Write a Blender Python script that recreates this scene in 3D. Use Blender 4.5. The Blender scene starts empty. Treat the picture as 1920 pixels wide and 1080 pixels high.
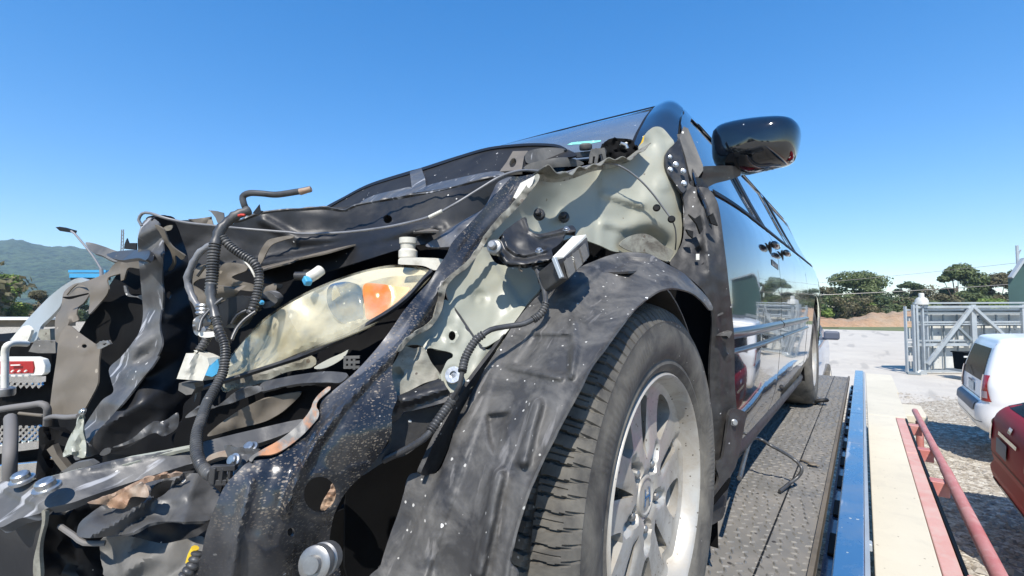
import bpy, bmesh, math, random
import numpy as np
from mathutils import Vector, Matrix, noise, geometry

# ------------------------------------------------------------------ camera, world, sun, exposure
S = bpy.context.scene
COL = S.collection
W, H, F = 1920.0, 1080.0, 856.0
YAW, PITCH = math.radians(37.5), math.radians(2.34)
CAM = Vector((0.0, 0.0, 2.1))
f0 = Vector((-math.sin(YAW), math.cos(YAW), 0))
RGT = Vector((math.cos(YAW), math.sin(YAW), 0))
FWD = f0 * math.cos(PITCH) + Vector((0, 0, math.sin(PITCH)))
UP = RGT.cross(FWD)
cam = bpy.data.cameras.new('camera')
cam.sensor_width = 36.0
cam.lens = 36.0 * F / W
cam.clip_start = 0.02
cam.clip_end = 6000
co = bpy.data.objects.new('camera', cam)
COL.objects.link(co)
co.matrix_world = Matrix(((RGT.x, UP.x, -FWD.x, CAM.x), (RGT.y, UP.y, -FWD.y, CAM.y), (RGT.z, UP.z, -FWD.z, CAM.z), (0, 0, 0, 1)))
S.camera = co

SUN_EL, SUN_AZ = math.radians(51), math.radians(-63)      # azimuth measured from +X towards -Y
sd = Vector((math.cos(SUN_EL) * math.cos(SUN_AZ), math.cos(SUN_EL) * math.sin(SUN_AZ), math.sin(SUN_EL)))
world = bpy.data.worlds.new('World')
S.world = world
world.use_nodes = True
wn, wl = world.node_tree.nodes, world.node_tree.links
bg = wn['Background']
sky = wn.new('ShaderNodeTexSky')
sky.sky_type = 'NISHITA'
sky.sun_disc = False
sky.sun_elevation = SUN_EL
sky.sun_rotation = math.atan2(sd.x, sd.y)
sky.altitude = 300
sky.air_density = 1.0
sky.dust_density = 0.1
sky.ozone_density = 3.2
hsv = wn.new('ShaderNodeHueSaturation')
hsv.inputs['Saturation'].default_value = 1.62
hsv.inputs['Hue'].default_value = 0.507
gam = wn.new('ShaderNodeGamma'); gam.inputs['Gamma'].default_value = .72
wl.new(sky.outputs[0], gam.inputs['Color'])
hsv.inputs['Value'].default_value = 1.52
wl.new(gam.outputs[0], hsv.inputs['Color'])
wl.new(hsv.outputs[0], bg.inputs['Color'])
bg.inputs['Strength'].default_value = 0.15
sun = bpy.data.lights.new('sun', 'SUN')
sun.energy = 4.9
sun.angle = math.radians(0.53)
sun.color = (1.0, 0.95, 0.88)
so = bpy.data.objects.new('sun', sun)
so.rotation_euler = sd.to_track_quat('Z', 'Y').to_euler()
COL.objects.link(so)
S.view_settings.view_transform = 'Standard'
S.view_settings.look = 'None'
S.view_settings.gamma = 1
S.view_settings.use_curve_mapping = False
S.view_settings.exposure = 0.55
S.render.engine = 'CYCLES'
S.cycles.max_bounces = 8
S.cycles.transparent_max_bounces = 12
S.cycles.volume_bounces = 0

# ------------------------------------------------------------------ helpers: points
def ray(px, py):
    return FWD + RGT * ((px - 960) / F) + UP * ((540 - py) / F)
def P(px, py, d):
    return CAM + ray(px, py) * d
def onX(px, py, X):
    r = ray(px, py); return CAM + r * (X / r.x)
def onY(px, py, Y):
    r = ray(px, py); return CAM + r * (Y / r.y)
def onZ(px, py, Z):                                   # Z relative to the camera
    r = ray(px, py); return CAM + r * (Z / r.z)
def V(x, y, z):                                       # place coordinates, z relative to eye height
    return Vector((x, y, z + CAM.z))
CR = {'z': (1, 0, 0), 'a': (3, 0, 340), 'b': (2.842, 0, 700), 'c': (3, 560, 160), 'd': (3, 560, 440), 'e': (3, 560, 720),
      'f': (4.154, 1100, 160), 'g': (3, 1100, 400), 'h': (2.842, 1100, 700), 'i': (4.5, 1500, 460), 'j': (3.857, 1500, 620),
      'k': (3.692, 1400, 800), 'l': (4.5, 0, 400), 'm': (3.375, 0, 600), 'n': (3.6, 240, 340), 'o': (3.375, 300, 600), 'p': (3.857, 900, 240)}
def T(c, *a):
    s, x, y = CR[c]
    return [(a[i] / s + x, a[i + 1] / s + y) for i in range(0, len(a), 2)]
def T3(c, *a):                                        # points with a distance -> world points
    s, x, y = CR[c]
    return [P(a[i] / s + x, a[i + 1] / s + y, a[i + 2]) for i in range(0, len(a), 3)]

# ------------------------------------------------------------------ helpers: objects
def wm(o):
    m = o.matrix_basis.copy()
    if o.parent: m = wm(o.parent) @ m
    return m
def thing(name, label, cat, loc=(0, 0, 0), rz=0, group=None):
    o = bpy.data.objects.new(name, None)
    COL.objects.link(o)
    o.empty_display_size = 0.2
    o.location = loc; o.rotation_euler = (0, 0, rz)
    o['label'] = label; o['category'] = cat
    if group: o['group'] = group
    return o
def tag(o, label=None, cat=None, group=None, kind=None):
    if label: o['label'] = label
    if cat: o['category'] = cat
    if group: o['group'] = group
    if kind: o['kind'] = kind
    return o
def build(name, verts, faces, mat, parent=None, world=True, smooth=False, thick=0, split=38, bevel=0):
    me = bpy.data.meshes.new(name)
    if parent is not None and world:
        inv = wm(parent).inverted()
        verts = [inv @ Vector(v) for v in verts]
    me.from_pydata([tuple(v) for v in verts], [], faces)
    me.update()
    if mat: me.materials.append(mat)
    if smooth: me.shade_smooth()
    o = bpy.data.objects.new(name, me)
    COL.objects.link(o)
    if parent is not None: o.parent = parent
    if bevel:
        me.shade_smooth(); b = o.modifiers.new('b', 'BEVEL'); b.width = bevel; b.segments = 2; b.limit_method = 'ANGLE'; b.angle_limit = math.radians(35); b.harden_normals = True
    if thick:
        s = o.modifiers.new('s', 'SOLIDIFY'); s.thickness = thick; s.offset = -1
    if smooth and not bevel:
        e = o.modifiers.new('e', 'EDGE_SPLIT'); e.split_angle = math.radians(split)
    return o
def copy_tree(o, parent=None):
    c = o.copy(); COL.objects.link(c)
    if parent is not None: c.parent = parent
    for ch in [x for x in bpy.data.objects if x.parent == o]:
        copy_tree(ch, c)
    return c

def catmull(pts, closed, step):
    n = len(pts); out = []
    rng = range(n if closed else n - 1)
    for i in rng:
        p0 = pts[(i - 1) % n] if closed or i > 0 else pts[i]
        p1 = pts[i]; p2 = pts[(i + 1) % n]
        p3 = pts[(i + 2) % n] if closed or i + 2 < n else p2
        L = math.sqrt(sum((a - b) ** 2 for a, b in zip(p1, p2)))
        k = max(1, int(round(L / step)))
        for j in range(k):
            t = j / k; t2 = t * t; t3 = t2 * t
            out.append(tuple(0.5 * (2 * b + (c - a) * t + (2 * a - 5 * b + 4 * c - d) * t2 + (3 * b - a - 3 * c + d) * t3)
                             for a, b, c, d in zip(p0, p1, p2, p3)))
    if not closed: out.append(tuple(pts[-1]))
    return out
def lin(pts, closed, step):
    n = len(pts); out = []
    for i in range(n if closed else n - 1):
        p1, p2 = pts[i], pts[(i + 1) % n]
        L = math.dist(p1, p2); k = max(1, int(round(L / step)))
        out += [tuple(a + (b - a) * j / k for a, b in zip(p1, p2)) for j in range(k)]
    if not closed: out.append(tuple(pts[-1]))
    return out
def inside(poly, xs, ys):
    r = np.zeros(len(xs), bool); n = len(poly)
    for i in range(n):
        x1, y1 = poly[i]; x2, y2 = poly[(i + 1) % n]
        if y1 == y2: continue
        c = ((y1 > ys) != (y2 > ys)) & (xs < (x2 - x1) * (ys - y1) / (y2 - y1) + x1)
        r ^= c
    return r
def cdt(out, holes, step, seed=0):
    rnd = random.Random(seed)
    vs, es = [], []
    for lp in [out] + list(holes):
        b = len(vs); vs += list(lp); es += [(b + i, b + (i + 1) % len(lp)) for i in range(len(lp))]
    xs = [p[0] for p in out]; ys = [p[1] for p in out]
    gx, gy = [], []
    y = min(ys); r = 0
    while y < max(ys):
        x = min(xs) + (step / 2 if r % 2 else 0)
        while x < max(xs):
            gx.append(x + rnd.uniform(-.12, .12) * step); gy.append(y + rnd.uniform(-.12, .12) * step); x += step
        y += step * .87; r += 1
    gx, gy = np.array(gx), np.array(gy)
    if len(gx):
        m = inside(out, gx, gy)
        for h in holes: m &= ~inside(h, gx, gy)
        gx, gy = gx[m], gy[m]
        B = np.array(vs)
        if len(gx):
            keep = np.ones(len(gx), bool)
            for b in B: keep &= (gx - b[0]) ** 2 + (gy - b[1]) ** 2 > (step * .45) ** 2
            vs += list(zip(gx[keep].tolist(), gy[keep].tolist()))
    rv, re, rf, *_ = geometry.delaunay_2d_cdt([Vector(v) for v in vs], es, [], 0, 1e-5)
    cx = np.array([sum(rv[i].x for i in f) / len(f) for f in rf]); cy = np.array([sum(rv[i].y for i in f) / len(f) for f in rf])
    m = inside(out, cx, cy)
    for h in holes: m &= ~inside(h, cx, cy)
    fs = [tuple(f) for f, k in zip(rf, m) if k]
    used = sorted({i for f in fs for i in f}); mp = {u: i for i, u in enumerate(used)}
    return [(rv[u].x, rv[u].y) for u in used], [tuple(mp[i] for i in f) for f in fs]
def rbf(ctrl):
    if isinstance(ctrl, (int, float)): return lambda u, v: float(ctrl)
    c = [(a / 100, b / 100, d) for a, b, d in ctrl]; n = len(c)
    if n < 3:
        if n == 1: return lambda u, v: c[0][2]
        (x1, y1, d1), (x2, y2, d2) = c; L = (x2 - x1) ** 2 + (y2 - y1) ** 2
        return lambda u, v: d1 + (d2 - d1) * max(-.3, min(1.3, ((u / 100 - x1) * (x2 - x1) + (v / 100 - y1) * (y2 - y1)) / L))
    A = np.zeros((n + 3, n + 3)); b = np.zeros(n + 3)
    for i in range(n):
        for j in range(n):
            r = math.hypot(c[i][0] - c[j][0], c[i][1] - c[j][1]); A[i, j] = r * r * math.log(r) if r > 1e-9 else 0
        A[i, n:] = (1, c[i][0], c[i][1]); A[n:, i] = (1, c[i][0], c[i][1]); b[i] = c[i][2]
    w = np.linalg.lstsq(A, b, rcond=None)[0]
    def f(u, v):
        u /= 100; v /= 100; s = w[n] + w[n + 1] * u + w[n + 2] * v
        for k in range(n):
            r2 = (u - c[k][0]) ** 2 + (v - c[k][1]) ** 2
            if r2 > 1e-12: s += w[k] * r2 * math.log(r2) * .5
        return s
    return f
def sst(a, b, x):
    t = max(0., min(1., (x - a) / (b - a))) if a != b else float(x > a)
    return t * t * (3 - 2 * t)
# relief pieces, heights in metres towards the viewer, measured on the traced plane
def seg_d(x, y, x1, y1, x2, y2):
    L = (x2 - x1) ** 2 + (y2 - y1) ** 2
    t = max(0, min(1, ((x - x1) * (x2 - x1) + (y - y1) * (y2 - y1)) / L))
    return math.hypot(x - x1 - t * (x2 - x1), y - y1 - t * (y2 - y1))
def rib(pts, w, h, e=.5):
    def f(x, y):
        d = min(seg_d(x, y, *pts[i], *pts[i + 1]) for i in range(len(pts) - 1))
        return h * (1 - sst(w * e, w, d))
    return f
def boss(cx, cy, r, h, e=.6, ax=1.0):
    return lambda x, y: h * (1 - sst(r * e, r, math.hypot((x - cx) * ax, y - cy)))
def ring(cx, cy, r, w, h, ax=1.0):
    return lambda x, y: h * (1 - sst(0, w, abs(math.hypot((x - cx) * ax, y - cy) - r)))
def poly_r(poly, w, h):
    def f(x, y):
        d = min(seg_d(x, y, *poly[i], *poly[(i + 1) % len(poly)]) for i in range(len(poly)))
        ins = bool(inside(poly, np.array([x]), np.array([y]))[0])
        return h * sst(-w * .1, w, d) if ins else 0
    return f
def facet(sc, h, seed=0):                               # sharp-edged crumple: linear between lattice heights
    def hv(i, j):
        return noise.cell(Vector((i + .5, j + .5, seed + .5))) * 2 - 1
    def f(x, y):
        x, y = x / sc + .31 * y / sc, y / sc - .17 * x / sc
        i, j = math.floor(x), math.floor(y); a, b = x - i, y - j
        if a + b < 1: v = hv(i, j) * (1 - a - b) + hv(i + 1, j) * a + hv(i, j + 1) * b
        else: v = hv(i + 1, j + 1) * (a + b - 1) + hv(i + 1, j) * (1 - b) + hv(i, j + 1) * (1 - a)
        return h * v
    return f
def fold(pts, w, h):                                   # signed step: one side of the line higher
    (x1, y1), (x2, y2) = pts; L = math.hypot(x2 - x1, y2 - y1)
    return lambda x, y: h * sst(-w, w, ((x - x1) * (y2 - y1) - (y - y1) * (x2 - x1)) / L)
def crump(sc, h, seed=0, oct=3):
    def f(x, y):
        return h * noise.fractal(Vector((x / sc, y / sc, seed * 7.3)), .9, 2.0, oct)
    return f
def crease(sc, h, seed=0):
    def f(x, y):
        a = noise.noise(Vector((x / sc, y / sc, seed * 3.1)))
        b = noise.noise(Vector((x / sc * 1.9 + 9, y / sc * 1.9, seed * 5.1)))
        return h * ((1 - abs(a) * 2.2) + .5 * (1 - abs(b) * 2))
    return f

def sheet(name, out, mat, parent, depth, thick=.002, holes=(), step=10, relief=(), smooth=True, seed=1, split=40, mapf=None, flip=None, hsmooth=True):
    o2 = catmull(out, True, step * .8) if smooth else lin(out, True, step * .8)
    hs = [(catmull(h, True, max(2, step * .5)) if hsmooth else lin(h, True, step * .6)) for h in holes]
    vs, fs = cdt(o2, hs, step, seed)
    if mapf is None:
        D = rbf(depth)
        q = step * .55
        def rl(u, v): return sum(r(u, v) for r in relief)
        def mapf(u, v):
            if not relief: return P(u, v, D(u, v))
            return P(u, v, D(u, v) - .28 * rl(u, v) - .12 * (rl(u + q, v) + rl(u - q, v) + rl(u, v + q) + rl(u, v - q)) - .06 * (rl(u + q, v + q) + rl(u - q, v - q) + rl(u - q, v + q) + rl(u + q, v - q)))
    pts = [mapf(u, v) for u, v in vs]
    if flip is None:
        s = 0
        for f in fs[:60]:
            a, b, c = (pts[i] for i in f[:3]); s += (b - a).cross(c - a).normalized().dot((CAM - a).normalized())
        flip = s < 0
    if flip: fs = [tuple(reversed(f)) for f in fs]
    return build(name, pts, fs, mat, parent, smooth=True, thick=thick, split=split)
def ell(cx, cy, rx, ry, n=14, rot=0):
    return [(cx + rx * math.cos(a) * math.cos(rot) - ry * math.sin(a) * math.sin(rot), cy + rx * math.cos(a) * math.sin(rot) + ry * math.sin(a) * math.cos(rot)) for a in (2 * math.pi * i / n for i in range(n))]

def tube(name, pts, r, mat, parent=None, seg=10, corr=0, amp=.16, step=.008, smooth_path=True, caps=True, flat=None, world=True, rfun=None):
    pts = [tuple(p) for p in pts]
    if corr: step = corr / 3
    c = catmull(pts, False, step) if smooth_path else (lin(pts, False, step) if corr else pts)
    c = [Vector(p) for p in c]
    # uniform resample for corrugation
    vs, fs = [], []; N = None; dist = 0; prev = None; n = len(c)
    for i, p in enumerate(c):
        t = ((c[i + 1] if i + 1 < n else p) - (c[i - 1] if i > 0 else p)).normalized()
        if N is None:
            N = t.orthogonal().normalized()
        else:
            N = (N - t * N.dot(t)).normalized()
        B = t.cross(N)
        if prev is not None: dist += (p - prev).length
        prev = p
        rr = r
        if corr: rr = r * (1 + amp * (1 if (i % 3) != 0 else -1))
        if rfun: rr = r * rfun(i / max(1, n - 1))
        for k in range(seg):
            a = 2 * math.pi * k / seg
            vs.append(p + (N * math.cos(a) + B * math.sin(a)) * rr)
    for i in range(n - 1):
        for k in range(seg):
            a = i * seg + k; b = i * seg + (k + 1) % seg
            fs.append((a, b, b + seg, a + seg))
    if caps: fs += [tuple(reversed(range(seg))), tuple(range((n - 1) * seg, n * seg))]
    return build(name, vs, fs, mat, parent, smooth=True, split=50, world=world)
def lathe(name, prof, origin, axis, mat, parent=None, caps=True, seg=24, split=35, world=True, ref=None, hexa=0):
    """prof: (radius, along)"""
    axis = Vector(axis).normalized(); N = (Vector(ref) - axis * Vector(ref).dot(axis)).normalized() if ref else axis.orthogonal().normalized(); B = axis.cross(N)
    O = Vector(origin); vs, fs = [], []
    if hexa: seg = 6
    for r, h in prof:
        for k in range(seg):
            a = 2 * math.pi * k / seg
            vs.append(O + axis * h + (N * math.cos(a) + B * math.sin(a)) * max(r, 1e-5))
    for i in range(len(prof) - 1):
        for k in range(seg):
            a = i * seg + k; b = i * seg + (k + 1) % seg
            fs.append((a, b, b + seg, a + seg))
    if caps: fs += [tuple(reversed(range(seg))), tuple(range((len(prof) - 1) * seg, len(prof) * seg))]
    return build(name, vs, fs, mat, parent, smooth=True, split=split, world=world)
def box(name, c, size, mat, parent=None, rot=None, bevel=0, world=True):
    c = Vector(c); R = rot if rot else Matrix.Identity(3)
    sx, sy, sz = (s / 2 for s in size)
    vs = [c + R @ Vector((x, y, z)) for x in (-sx, sx) for y in (-sy, sy) for z in (-sz, sz)]
    fs = [(0, 1, 3, 2), (4, 6, 7, 5), (0, 4, 5, 1), (2, 3, 7, 6), (0, 2, 6, 4), (1, 5, 7, 3)]
    return build(name, vs, fs, mat, parent, bevel=bevel, world=world)
def bar(name, a, b, w, h, mat, parent=None, bevel=0, up=(0, 0, 1), world=True):
    a, b = Vector(a), Vector(b); t = (b - a).normalized(); u = Vector(up)
    s = t.cross(u).normalized(); u = s.cross(t)
    vs = [p + s * x * w / 2 + u * y * h / 2 for p in (a, b) for x, y in ((-1, -1), (1, -1), (1, 1), (-1, 1))]
    fs = [(0, 1, 2, 3), (7, 6, 5, 4), (0, 4, 5, 1), (1, 5, 6, 2), (2, 6, 7, 3), (3, 7, 4, 0)]
    return build(name, vs, fs, mat, parent, bevel=bevel, world=world)
def prism(name, poly, thick, mat, parent=None, bevel=0, world=True):
    """poly: world points of one face, extruded along its normal away from the viewer by thick"""
    poly = [Vector(p) for p in poly]
    nrm = Vector((0, 0, 0))
    for i in range(len(poly)):
        nrm += (poly[i] - poly[0]).cross(poly[(i + 1) % len(poly)] - poly[0])
    nrm.normalize()
    if nrm.dot(CAM - poly[0]) < 0: nrm = -nrm; poly = poly[::-1]
    n = len(poly); vs = poly + [p - nrm * thick for p in poly]
    fs = [tuple(range(n)), tuple(reversed(range(n, 2 * n)))] + [(i, i + n, (i + 1) % n + n, (i + 1) % n) for i in range(n)]
    return build(name, vs, fs, mat, parent, bevel=bevel, world=world)
def grid(name, fn, nu, nv, mat, parent=None, smooth=True, thick=0, flip=False, split=40, closed_u=False, world=True):
    vs = [fn(i / (nu if closed_u else nu - 1), j / (nv - 1)) for i in range(nu) for j in range(nv)]
    fs = []
    for i in range(nu if closed_u else nu - 1):
        for j in range(nv - 1):
            a = i * nv + j; b = ((i + 1) % nu) * nv + j
            f = (a, b, b + 1, a + 1); fs.append(tuple(reversed(f)) if flip else f)
    return build(name, vs, fs, mat, parent, smooth=smooth, thick=thick, split=split, world=world)

# ------------------------------------------------------------------ materials
MT = {}
def mat(name, col, rough=.5, metal=0, coat=0, spec=.5, var=(6, .3, None), grain=None, speck=None, dust=None, scratch=None, bump=None, emit=None, coat_rough=.05, trans=0, ior=1.5, stretch=None):
    """var=(scale, amount, other colour); dust=(scale, low, high, colour, strength) top-facing or patchy film; speck=list of (scale, size, colour, share)"""
    m = bpy.data.materials.new(name); m.use_nodes = True
    nt = m.node_tree; nd, lk = nt.nodes, nt.links
    b = nd['Principled BSDF']
    b.inputs['Roughness'].default_value = rough; b.inputs['Metallic'].default_value = metal
    b.inputs['Coat Weight'].default_value = coat; b.inputs['Coat Roughness'].default_value = coat_rough
    b.inputs['Specular IOR Level'].default_value = spec; b.inputs['IOR'].default_value = ior
    b.inputs['Transmission Weight'].default_value = trans
    tc = nd.new('ShaderNodeTexCoord'); oc = tc.outputs['Object']
    c4 = lambda c: (c[0], c[1], c[2], 1)
    def noi(scale, detail=5, rough_=.6, dist=0):
        n = nd.new('ShaderNodeTexNoise'); n.inputs['Scale'].default_value = scale; n.inputs['Detail'].default_value = detail
        n.inputs['Roughness'].default_value = rough_; n.inputs['Distortion'].default_value = dist
        lk.new(oc, n.inputs['Vector']); return n.outputs['Fac']
    def ramp(src, lo, hi, a=0., c=1.):
        r = nd.new('ShaderNodeMapRange'); r.inputs[1].default_value = lo; r.inputs[2].default_value = hi
        r.inputs[3].default_value = a; r.inputs[4].default_value = c; r.clamp = True
        lk.new(src, r.inputs[0]); return r.outputs[0]
    def mix(fac, A, Bc, mode='MIX'):
        x = nd.new('ShaderNodeMix'); x.data_type = 'RGBA'; x.blend_type = mode
        if isinstance(fac, (int, float)): x.inputs[0].default_value = fac
        else: lk.new(fac, x.inputs[0])
        for v, i in ((A, 6), (Bc, 7)):
            if isinstance(v, tuple): x.inputs[i].default_value = c4(v)
            else: lk.new(v, x.inputs[i])
        return x.outputs[2]
    def math_(op, a, c):
        x = nd.new('ShaderNodeMath'); x.operation = op
        for v, i in ((a, 0), (c, 1)):
            if isinstance(v, (int, float)): x.inputs[i].default_value = v
            else: lk.new(v, x.inputs[i])
        return x.outputs[0]
    cur = tuple(col)
    if var:
        s, am, c2 = var
        if c2 is None: c2 = tuple(x * (1 - am) for x in col); 
        cur = mix(ramp(noi(s), .35, .68), cur, tuple(c2))
    rg = None
    if grain:
        s, am = grain
        cur = mix(ramp(noi(s, 3), .4, .7, 0, am), cur, tuple(min(1, x * 1.9 + .02) for x in col))
    if dust:
        s, lo, hi, dc, st = dust
        f = ramp(noi(s, 8, .68, .6), lo, hi, 0, st)
        cur = mix(f, cur, dc)
        rg = ramp(f, 0, 1, rough, .9)
    if scratch:
        s, th, sc_, st = scratch
        mp = nd.new('ShaderNodeMapping'); mp.inputs['Scale'].default_value = (s, s * .12, s * .25); mp.inputs['Rotation'].default_value = (.4, .7, .3)
        lk.new(oc, mp.inputs[0]); n = nd.new('ShaderNodeTexNoise'); n.inputs['Scale'].default_value = 1; n.inputs['Detail'].default_value = 6
        lk.new(mp.outputs[0], n.inputs['Vector'])
        f = ramp(n.outputs['Fac'], th, th + .05, 0, st); cur = mix(f, cur, sc_)
    if speck:
        for s, size, sc_, share in speck:
            mpn = nd.new('ShaderNodeMapping'); mpn.inputs['Scale'].default_value = stretch or (1, 1, 1); mpn.inputs['Rotation'].default_value = (.15, .1, .2) if stretch else (0, 0, 0)
            v = nd.new('ShaderNodeTexVoronoi'); v.inputs['Scale'].default_value = s
            wv = nd.new('ShaderNodeMix'); wv.data_type = 'RGBA'; wv.inputs[0].default_value = .012 * 30 / s
            nn = nd.new('ShaderNodeTexNoise'); nn.inputs['Scale'].default_value = s * 2; lk.new(oc, nn.inputs['Vector'])
            lk.new(oc, wv.inputs[6]); lk.new(nn.outputs['Color'], wv.inputs[7]); lk.new(wv.outputs[2], mpn.inputs[0]); lk.new(mpn.outputs[0], v.inputs['Vector'])
            sp = nd.new('ShaderNodeSeparateColor'); lk.new(v.outputs['Color'], sp.inputs[0])
            a = math_('LESS_THAN', v.outputs['Distance'], math_('MULTIPLY', sp.outputs[1], size))
            f = math_('MULTIPLY', a, math_('LESS_THAN', sp.outputs[0], share))
            if stretch: f = math_('MULTIPLY', f, ramp(noi(7, 4), .42, .58, .12, 1))
            cur = mix(f, cur, sc_)
            if metal == 0 and rg is None: rg = ramp(f, 0, 1, rough, .8)
    if isinstance(cur, tuple): b.inputs['Base Color'].default_value = c4(cur)
    else: lk.new(cur, b.inputs['Base Color'])
    if rg is not None: lk.new(rg, b.inputs['Roughness'])
    if bump:
        s, st, dist = bump
        bp = nd.new('ShaderNodeBump'); bp.inputs['Strength'].default_value = st; bp.inputs['Distance'].default_value = dist
        lk.new(noi(s, 6), bp.inputs['Height']); lk.new(bp.outputs[0], b.inputs['Normal'])
    MT[name] = m
    return m
WH = (.75, .74, .70); TAN = (.42, .36, .26)
M_rail = mat('black_paint_flecked', (.010, .011, .013), .25, coat=.5, var=(9, .4, (.022, .022, .025)), dust=(5, .46, .76, (.10, .10, .10), .6), scratch=(30, .61, (.15, .15, .16), .55),  # grey film: dust, plus the rail's sunlit highlight painted in
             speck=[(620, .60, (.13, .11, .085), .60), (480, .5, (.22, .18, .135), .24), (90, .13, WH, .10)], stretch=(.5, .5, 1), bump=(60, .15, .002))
M_rail2 = mat('black_paint_dusty', (.022, .023, .028), .3, coat=.35, var=(7, .3, (.06, .06, .065)), dust=(9, .42, .72, (.21, .21, .21), .7), speck=[(140, .3, (.4, .38, .34), .12)], bump=(80, .2, .002))
M_liner = mat('liner_plastic', (.030, .030, .032), .42, spec=.4, var=(5, .3, (.058, .056, .053)), dust=(15, .42, .74, (.17, .162, .148), .8),
              scratch=(60, .62, (.22, .21, .2), .5), speck=[(42, .13, (.72, .71, .68), .30), (130, .26, (.4, .39, .36), .16)], bump=(90, .25, .003))
M_liner_dk = mat('liner_plastic_dark', (.02, .02, .021), .5, spec=.3, var=(7, .3, (.042, .041, .04)), dust=(12, .45, .8, (.11, .105, .095), .5), speck=[(90, .25, (.5, .5, .48), .08)], bump=(70, .3, .003))
M_plast = mat('black_plastic', (.018, .018, .019), .36, spec=.4, var=(8, .3, (.036, .036, .037)), dust=(10, .45, .8, (.12, .115, .105), .6), speck=[(120, .25, (.5, .48, .44), .06)], bump=(150, .15, .001))
M_plast_g = mat('grey_dusty_plastic', (.07, .07, .067), .55, spec=.3, var=(7, .3, (.12, .115, .105)), dust=(9, .4, .75, (.27, .25, .22), .6), speck=[(70, .4, (.6, .58, .52), .06)])
M_prim = mat('grey_primer', (.27, .28, .23), .42, var=(3.2, .3, (.32, .315, .25)), dust=(7, .5, .8, (.30, .25, .17), .55), speck=[(45, .25, (.6, .58, .5), .05), (70, .3, (.16, .13, .09), .05)], bump=(25, .08, .002))
M_prim_d = mat('grey_primer_stained_shaded', (.24, .24, .20), .5, var=(9, .3, (.29, .27, .21)), dust=(13, .42, .62, (.06, .05, .04), .85), speck=[(90, .4, (.1, .08, .06), .2)])  # dark blotches: stains, and painted shade on the tower underside
M_core = mat('core_black', (.010, .0105, .012), .42, spec=.32, var=(6, .3, (.022, .022, .023)), dust=(6, .52, .85, (.10, .095, .085), .5), speck=[(80, .2, (.5, .48, .44), .06)], bump=(30, .15, .003))
M_core_l = mat('core_dusty_lit', (.042, .042, .044), .4, spec=.4, var=(8, .3, (.085, .084, .08)), dust=(10, .45, .75, (.20, .195, .185), .6), scratch=(70, .62, (.45, .45, .46), .6), speck=[(90, .25, (.6, .58, .54), .08)], bump=(60, .2, .002))  # lighter core black: dust, plus sunlit flanges and strips painted in
M_cowl = mat('cowl_plastic', (.014, .0135, .014), .6, spec=.15, var=(9, .3, (.026, .025, .024)), speck=[(36, .14, (.55, .52, .5), .35), (70, .12, (.6, .58, .55), .2)])
M_brown = mat('dusty_brown_metal', (.105, .09, .068), .6, var=(4, .3, (.15, .125, .095)), dust=(14, .45, .8, (.2, .17, .13), .6), speck=[(60, .3, (.3, .26, .2), .08)], bump=(40, .1, .002))
M_hole = mat('cavity_shade_black', (.004, .004, .0045), .8, spec=.08, var=(6, .3, (.010, .010, .010)))  # near-black fill: deep shade of gaps and cavities put into the colour
M_rust = mat('bare_rusty_metal', (.28, .17, .10), .6, var=(18, .3, (.36, .31, .25)), dust=(30, .45, .7, (.22, .09, .04), .8), bump=(120, .3, .002))
M_torn = mat('torn_painted_edge', (.13, .125, .115), .5, var=(14, .3, (.26, .24, .20)), dust=(26, .50, .60, (.42, .19, .09), .9), bump=(120, .3, .002))
M_zinc = mat('zinc_bolt', (.55, .56, .55), .32, metal=.85, var=(60, .4, (.3, .3, .29)), bump=(200, .2, .001))
M_steel = mat('dull_steel', (.33, .33, .32), .4, metal=.7, var=(30, .4, (.18, .17, .16)))
M_disc = mat('rusty_dark_disc', (.05, .042, .036), .7, metal=.2, var=(20, .4, (.09, .06, .04)))
M_loom = mat('corrugated_loom', (.028, .028, .03), .42, var=(20, .3, (.06, .06, .058)), dust=(25, .45, .75, (.2, .19, .17), .5))
M_cable = mat('black_cable', (.03, .03, .032), .35, var=(30, .3, (.08, .08, .078)))
M_cableg = mat('grey_cable', (.13, .13, .135), .4, var=(30, .3, (.2, .2, .2)))
M_white = mat('white_plastic', (.72, .70, .62), .4, var=(20, .12, None), dust=(30, .5, .8, (.3, .26, .18), .5))
M_ivory = mat('ivory_connector', (.62, .59, .50), .42, var=(30, .2, None), dust=(40, .5, .75, (.22, .18, .12), .6))
M_blue = mat('blue_connector', (.06, .33, .55), .4, var=(40, .2, None))
M_yellow = mat('yellow_plastic', (.75, .50, .03), .45, var=(30, .2, None))
M_red = mat('red_wire', (.55, .05, .03), .45)
M_paint = mat('dark_body_paint', (.010, .013, .019), .08, coat=1, coat_rough=.022, var=(2, .2, (.014, .018, .025)), dust=(4, .50, .95, (.13, .125, .12), .16), speck=[(55, .22, (.6, .6, .6), .02)])
M_mirror = mat('mirror_shell_paint', (.006, .008, .011), .07, coat=1, coat_rough=.03, var=(3, .2, None), speck=[(60, .25, (.5, .5, .5), .04)])
M_trim = mat('window_rubber', (.010, .010, .010), .55, spec=.25, var=(20, .2, None))
M_mould = mat('body_moulding', (.02, .024, .032), .3, coat=.3, var=(6, .2, None))
M_tyre = mat('tyre_rubber', (.032, .031, .030), .62, spec=.3, var=(12, .3, (.062, .058, .052)), dust=(13, .32, .70, (.19, .175, .145), .85), speck=[(110, .2, (.40, .38, .34), .08)], bump=(220, .25, .001))
M_alloy = mat('silver_alloy_paint', (.42, .41, .38), .34, metal=.25, var=(7, .2, (.35, .33, .29)), dust=(16, .42, .72, (.24, .20, .145), .7), speck=[(170, .35, (.10, .08, .06), .12)])
M_glass = mat('tinted_glass', (.04, .07, .10), .02, spec=.8, coat=.6, var=None, speck=[(45, .2, (.5, .5, .5), .02)])
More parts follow.
